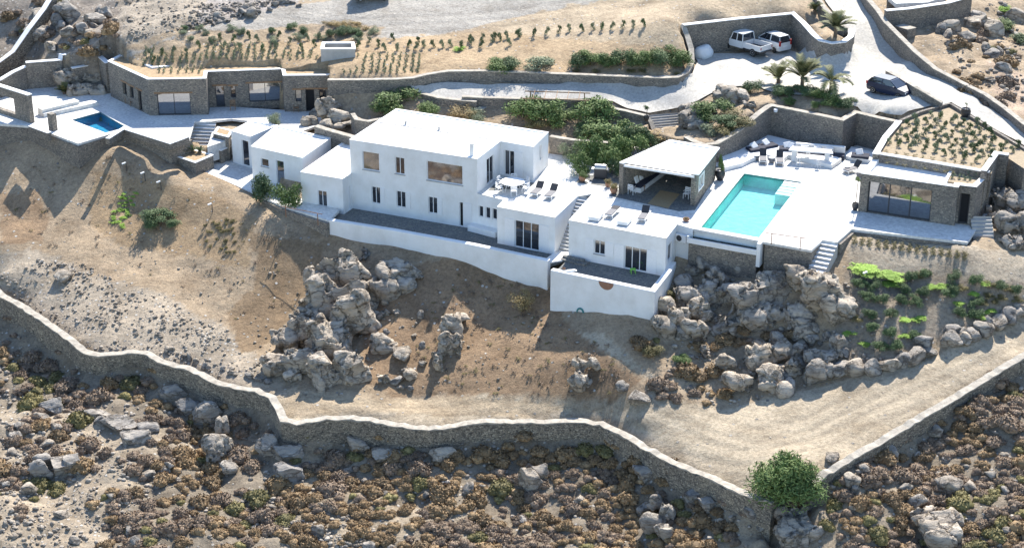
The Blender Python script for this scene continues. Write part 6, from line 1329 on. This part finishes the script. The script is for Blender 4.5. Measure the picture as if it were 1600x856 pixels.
for lab, px, py in (('dark low wooden chair outside the right doorway of the stone guest wing',463,175),('dark low wooden chair outside the recessed door of the stone guest wing',364,172),('dark wooden chair left of the angled stone guest wing wall',208,166),('second dark wooden chair beside the angled guest wing wall',200,161)): chair(lab, U(px, py, 3.01), .1, mat=M_wood, name='wooden_chair')
bag = rock_geo(888, 3, 5, (1.0,.8,.8), .08, .7, .95); p = U(1099, 82, 6.9); lobj('covered_heap', mesh_np('covered_heap', bag[0], bag[1], M_canvas, True), (p.x, p.y, Hat(p.x, p.y)+.55), .4, 1.0, 'white sheet-covered heap by the parking wall left of the pickup', 'heap')
t = lt('pergola', 'simple wooden pergola frame standing among the bushes behind the house', 'pergola', G(868, 190), -.1)
for x, y in ((-2.6,0),(2.6,0),(-2.4,2),(2.4,2)): pb(t, 'post', lambda m: m.tube((x,y,-.4),(x,y,2.0), .05, M_wood))
for y in (0,2): pb(t, 'beam', lambda m: m.tube((-2.9,y,2.03),(2.9,y,2.03), .05, M_wood))
for x in (-2,-1,0,1,2): pb(t, 'rafter', lambda m: m.tube((x,-.2,2.1),(x,2.2,2.1), .03, M_wood))
# ================================================================ vehicles
def loft(mb, st, mat, cap=True):
    V = []; n = len(st[0])
    for s in st: V += s
    Fc = []
    for i in range(len(st)-1):
        for j in range(n): k_ = (j+1) % n; Fc.append((i*n+j, i*n+k_, (i+1)*n+k_, (i+1)*n+j))
    if cap: Fc += [tuple(range(n)), tuple(range(len(V)-1, len(V)-n-1, -1))]
    mb.add(V, Fc, mat)
def ring_(x, zb, zm, zt, w0, w1, w2): return [(x,-w0,zb),(x,-w1,zm),(x,-w2,zt),(x,w2,zt),(x,w1,zm),(x,w0,zb)]
def wheels(t, xs, hw, r_, rimm=None):
    for x in xs:
        for sg in (-1, 1):
            Mw = M_cyl(x, sg*hw, r_) @ Matrix.Rotation(-sg*math.pi/2, 4, 'X'); o = pb(t, 'wheel', lambda m: m.lathe([(r_*.9,-.1),(r_,-.06),(r_,.06),(r_*.92,.11),(r_*.66,.11)], M_rubber, 20, Mw), smooth=False)
            mb = MB(); mb.lathe([(r_*.64,.06),(r_*.64,.115),(r_*.2,.09),(.05,.12)], rimm or M_metal, 12, Mw); q = mb.build('rim', None, Vector((0,0,0))); q.parent = o
def vehicle(label, a, b, z, kind, paint, cat='car', name='parked_car'):
    pa, pb_ = U(*a, z), U(*b, z); m_ = (pa+pb_)/2; rz = math.atan2(pb_.y-pa.y, pb_.x-pa.x); t = lt(name, label, cat, (m_.x, m_.y, sorted(Hat(m_.x+dx, m_.y+dy) for dx in (-1,0,1) for dy in (-1,0,1))[3]+.13), rz)
    gl = M_glass; M_red = MATS.get('tail_lamp') or simple('tail_lamp', (.35,.02,.02), .3, .05, 5); M_hl = MATS.get('head_lamp') or simple('head_lamp', (.75,.78,.8), .15, .05, 5)
    if kind == 'hatch': L_, W_, H_ = 4.1, .84, 1.45; low = [(-2.05,.35,.6,.85,.7),(-1.95,.25,.55,.98,.80),(-1.3,.22,.6,1.0,.84),(.75,.22,.6,.98,.84),(1.2,.24,.55,.92,.83),(1.85,.28,.5,.78,.76),(2.05,.34,.5,.62,.62)]; cabin = [(-1.9,.97),(-1.55,1.36),(-1.1,1.44),(.1,1.45),(.35,1.40),(1.1,.95)]; roof = (-1.45,.22); wr = .31; wxs = (-1.28,1.28)
    elif kind == 'van': L_, W_, H_ = 3.6, .80, 1.6; low = [(-1.8,.3,.6,1.0,.76),(-1.74,.25,.6,1.05,.79),(-1.2,.22,.6,1.05,.80),(1.0,.22,.6,1.0,.80),(1.3,.24,.55,.95,.78),(1.68,.28,.5,.82,.72),(1.8,.34,.5,.65,.6)]; cabin = [(-1.78,1.04),(-1.62,1.52),(-1.3,1.60),(.1,1.60),(.4,1.52),(1.15,.98)]; roof = (-1.6,.25); wr = .29; wxs = (-1.15,1.15)
    if kind in ('hatch', 'van'):
        pb(t, 'body', lambda m: loft(m, [ring_(x, zb, zm, zt, w*.93, w, w*.93) for x, zb, zm, zt, w in low], paint), .03, False)
        def cab(m):
            top = [ring_(x, z0-.02, z0, z0+.0, W_*.9, W_*.9, W_*.9) for x, z0 in []]
            V = []; zb = 1.0 if kind == 'hatch' else 1.05; n = len(cabin)
            prof = cabin; hw = lambda z: W_*.91-(z-.95)*.28
            P = [[(x, s*hw(z), z) for x, z in prof] for s in (-1, 1)]
            m.add(P[0]+P[1], [tuple(range(n)), tuple(range(2*n-1, n-1, -1))]+[(i, i+1, n+i+1, n+i) for i in range(n-1)], gl)
        g_ = pb(t, 'windows', cab)
        zr = H_+.004; hw = W_*.91-(H_-.95)*.28
        pb(t, 'roof', lambda m: m.box(roof[0], roof[1], -hw-.01, hw+.01, H_-.03, H_+.03, paint), .02)
        for x0, z0, x1, z1 in ((cabin[0][0],cabin[0][1],cabin[1][0],cabin[1][1]),(cabin[-1][0],cabin[-1][1],cabin[-2][0],cabin[-2][1]),(-.5,.98,-.5,H_),(-.5+.04,.98,-.45,H_)):
            for sg in (-1, 1):
                pb(t, 'pillar', lambda m: m.tube((x0, sg*(W_*.91-(z0-.95)*.28), z0), (x1, sg*(W_*.91-(z1-.95)*.28+.005), z1), .04, paint, None, 5))
        xf, xr = low[-2][0], low[1][0]
        for sg in (-1, 1):
            pb(t, 'headlight', lambda m: m.box(xf-.12, xf+.1, sg*W_*.62-.17, sg*W_*.62+.17, .56, .72, M_hl), .02); pb(t, 'tail_light', lambda m: m.box(xr-.12, xr+.03, sg*W_*.85-.08, sg*W_*.85+.08, .75, 1.25 if kind == 'van' else 1.0, M_red), .02)
            pb(t, 'wing_mirror', lambda m: m.box(.75,.9, sg*(W_+.08)-.08, sg*(W_+.08)+.08, .95,1.07, paint), .02)
        pb(t, 'number_plate', lambda m: m.box(low[0][0]-.012, low[0][0]+.02, -.26,.26,.62,.74, M_wframe)); pb(t, 'number_plate', lambda m: m.box(low[-1][0]-.02, low[-1][0]+.012, -.26,.26,.42,.53, M_wframe))
        pb(t, 'bumper', lambda m: m.box(low[-1][0]-.2, low[-1][0]+.01, -.6,.6,.28,.4, M_frame), .02)
        if kind == 'van':
            for sg in (-1, 1): pb(t, 'roof_rail', lambda m: m.tube((-1.3, sg*.55, 1.66), (.1, sg*.55, 1.66), .02, M_metal, None, 5))
        wheels(t, wxs, W_-.09, wr)
    else:
        W_ = .88
        pb(t, 'body', lambda m: (loft(m, [ring_(x, zb, zm, zt, w, w, w*.97) for x, zb, zm, zt, w in [(-.25,.5,.8,1.15,.88),(1.25,.5,.8,1.15,.88),(1.3,.5,.8,1.12,.80),(2.25,.52,.8,1.05,.78),(2.3,.55,.8,1.0,.76)]], paint)), .02)
        pb(t, 'wing', lambda m: [m.box(1.45,2.3, s*.70-.17 if s > 0 else -.88, .88 if s > 0 else s*.70+.17, .78,1.0, paint) for s in (-1, 1)], .03)
        pb(t, 'load_bed', lambda m: (m.box(-2.4,-.3,-.86,-.80,.62,1.12,paint), m.box(-2.4,-.3,.80,.86,.62,1.12,paint), m.box(-2.46,-2.4,-.86,.86,.62,1.12,paint), m.box(-2.4,-.3,-.8,.8,.60,.66,M_frame), m.box(-2.4,-.3,-.7,.7,.42,.597,M_frame)))
        def cabg(m):
            P = [[(x, s*w, z) for x, z, w in ((-.28,1.152,.84),(-.22,1.78,.74),(.95,1.78,.74),(1.2,1.152,.84))] for s in (-1, 1)]
            m.add(P[0]+P[1], [(0,1,2,3),(7,6,5,4),(0,1,5,4),(1,2,6,5),(2,3,7,6)], gl)
        pb(t, 'windows', cabg); pb(t, 'roof', lambda m: m.box(-.26,.98,-.76,.76,1.78,1.87,paint), .03)
        for x0, x1 in ((-.28,-.22),(.42,.42),(1.2,.96)):
            for sg in (-1, 1): pb(t, 'pillar', lambda m: m.tube((x0, sg*.845, 1.13), (x1, sg*.75, 1.8), .05, paint, None, 5))
        pb(t, 'bumper', lambda m: m.box(2.32,2.45,-.8,.8,.45,.62,M_frame)); pb(t, 'grille', lambda m: m.box(2.301,2.33,-.4,.4,.65,.95,M_frame))
        for sg in (-1, 1): pb(t, 'headlight', lambda m: m.lathe([(.1,0),(.1,.03)], M_hl, 14, M_cyl(2.31, sg*.6, .82) @ Matrix.Rotation(math.pi/2, 4, 'Y'))); pb(t, 'tail_light', lambda m: m.box(-2.485,-2.462, sg*.78-.05, sg*.78+.05, .8,1.0, M_red))
        pb(t, 'bumper', lambda m: m.box(-2.6,-2.49,-.8,.8,.5,.62,M_frame)); pb(t, 'number_plate', lambda m: m.box(-2.48,-2.463,-.25,.25,.7,.82, M_wframe))
        wheels(t, (-1.55,1.7), .78, .38)
    return t
vehicle('white double-cab pickup with open load bed parked by the tall stone wall', (1197,92), (1133,74), 6.6, 'pickup', M_carwhite, 'pickup')
vehicle('white compact family van parked beside the pickup', (1226,81), (1186,67), 6.9, 'van', M_carwhite, 'van')
vehicle('dark blue-black hatchback parked on the drive by the divider wall', (1362,148), (1419,163), 6.2, 'hatch', M_carblack, 'car')
vehicle('white car on the gravel road cut off by the top picture edge', (556,10), (606,8), 8.6, 'van', M_carwhite, 'car')

# ================================================================ labels of neighbours that look alike: told apart by their order
from collections import defaultdict
OW = 'first second third fourth fifth sixth seventh eighth ninth tenth eleventh twelfth thirteenth fourteenth fifteenth sixteenth seventeenth eighteenth nineteenth twentieth'.split()
def ordw(i): return OW[i] if i < 20 else ('%d%s' % (i+1, {1:'st',2:'nd',3:'rd'}.get((i+1) % 10, 'th')))
bpy.context.view_layer.update(); dd_ = defaultdict(list)
for o in list(C.objects):
    if o.parent is None and o.get('label'): dd_[o['label']].append(o)
for lab, os_ in dd_.items():
    if 1 < len(os_) <= 60 and 'tuft' not in lab and 'seedling' not in lab:
        os_.sort(key=lambda o: proj(*o.location)[0])
        for i, o in enumerate(os_):
            w_ = lab.split(); tail = (ordw(i)+' from the left').split(); o['label'] = ' '.join((w_[:16-len(tail)] if len(w_) > 12 else w_)+tail) if i < len(os_)-1 else ' '.join(w_[:12]+['rightmost', 'of', 'its', 'kind'][:16-min(12, len(w_))])
            if not o.get('group'): o['group'] = lab
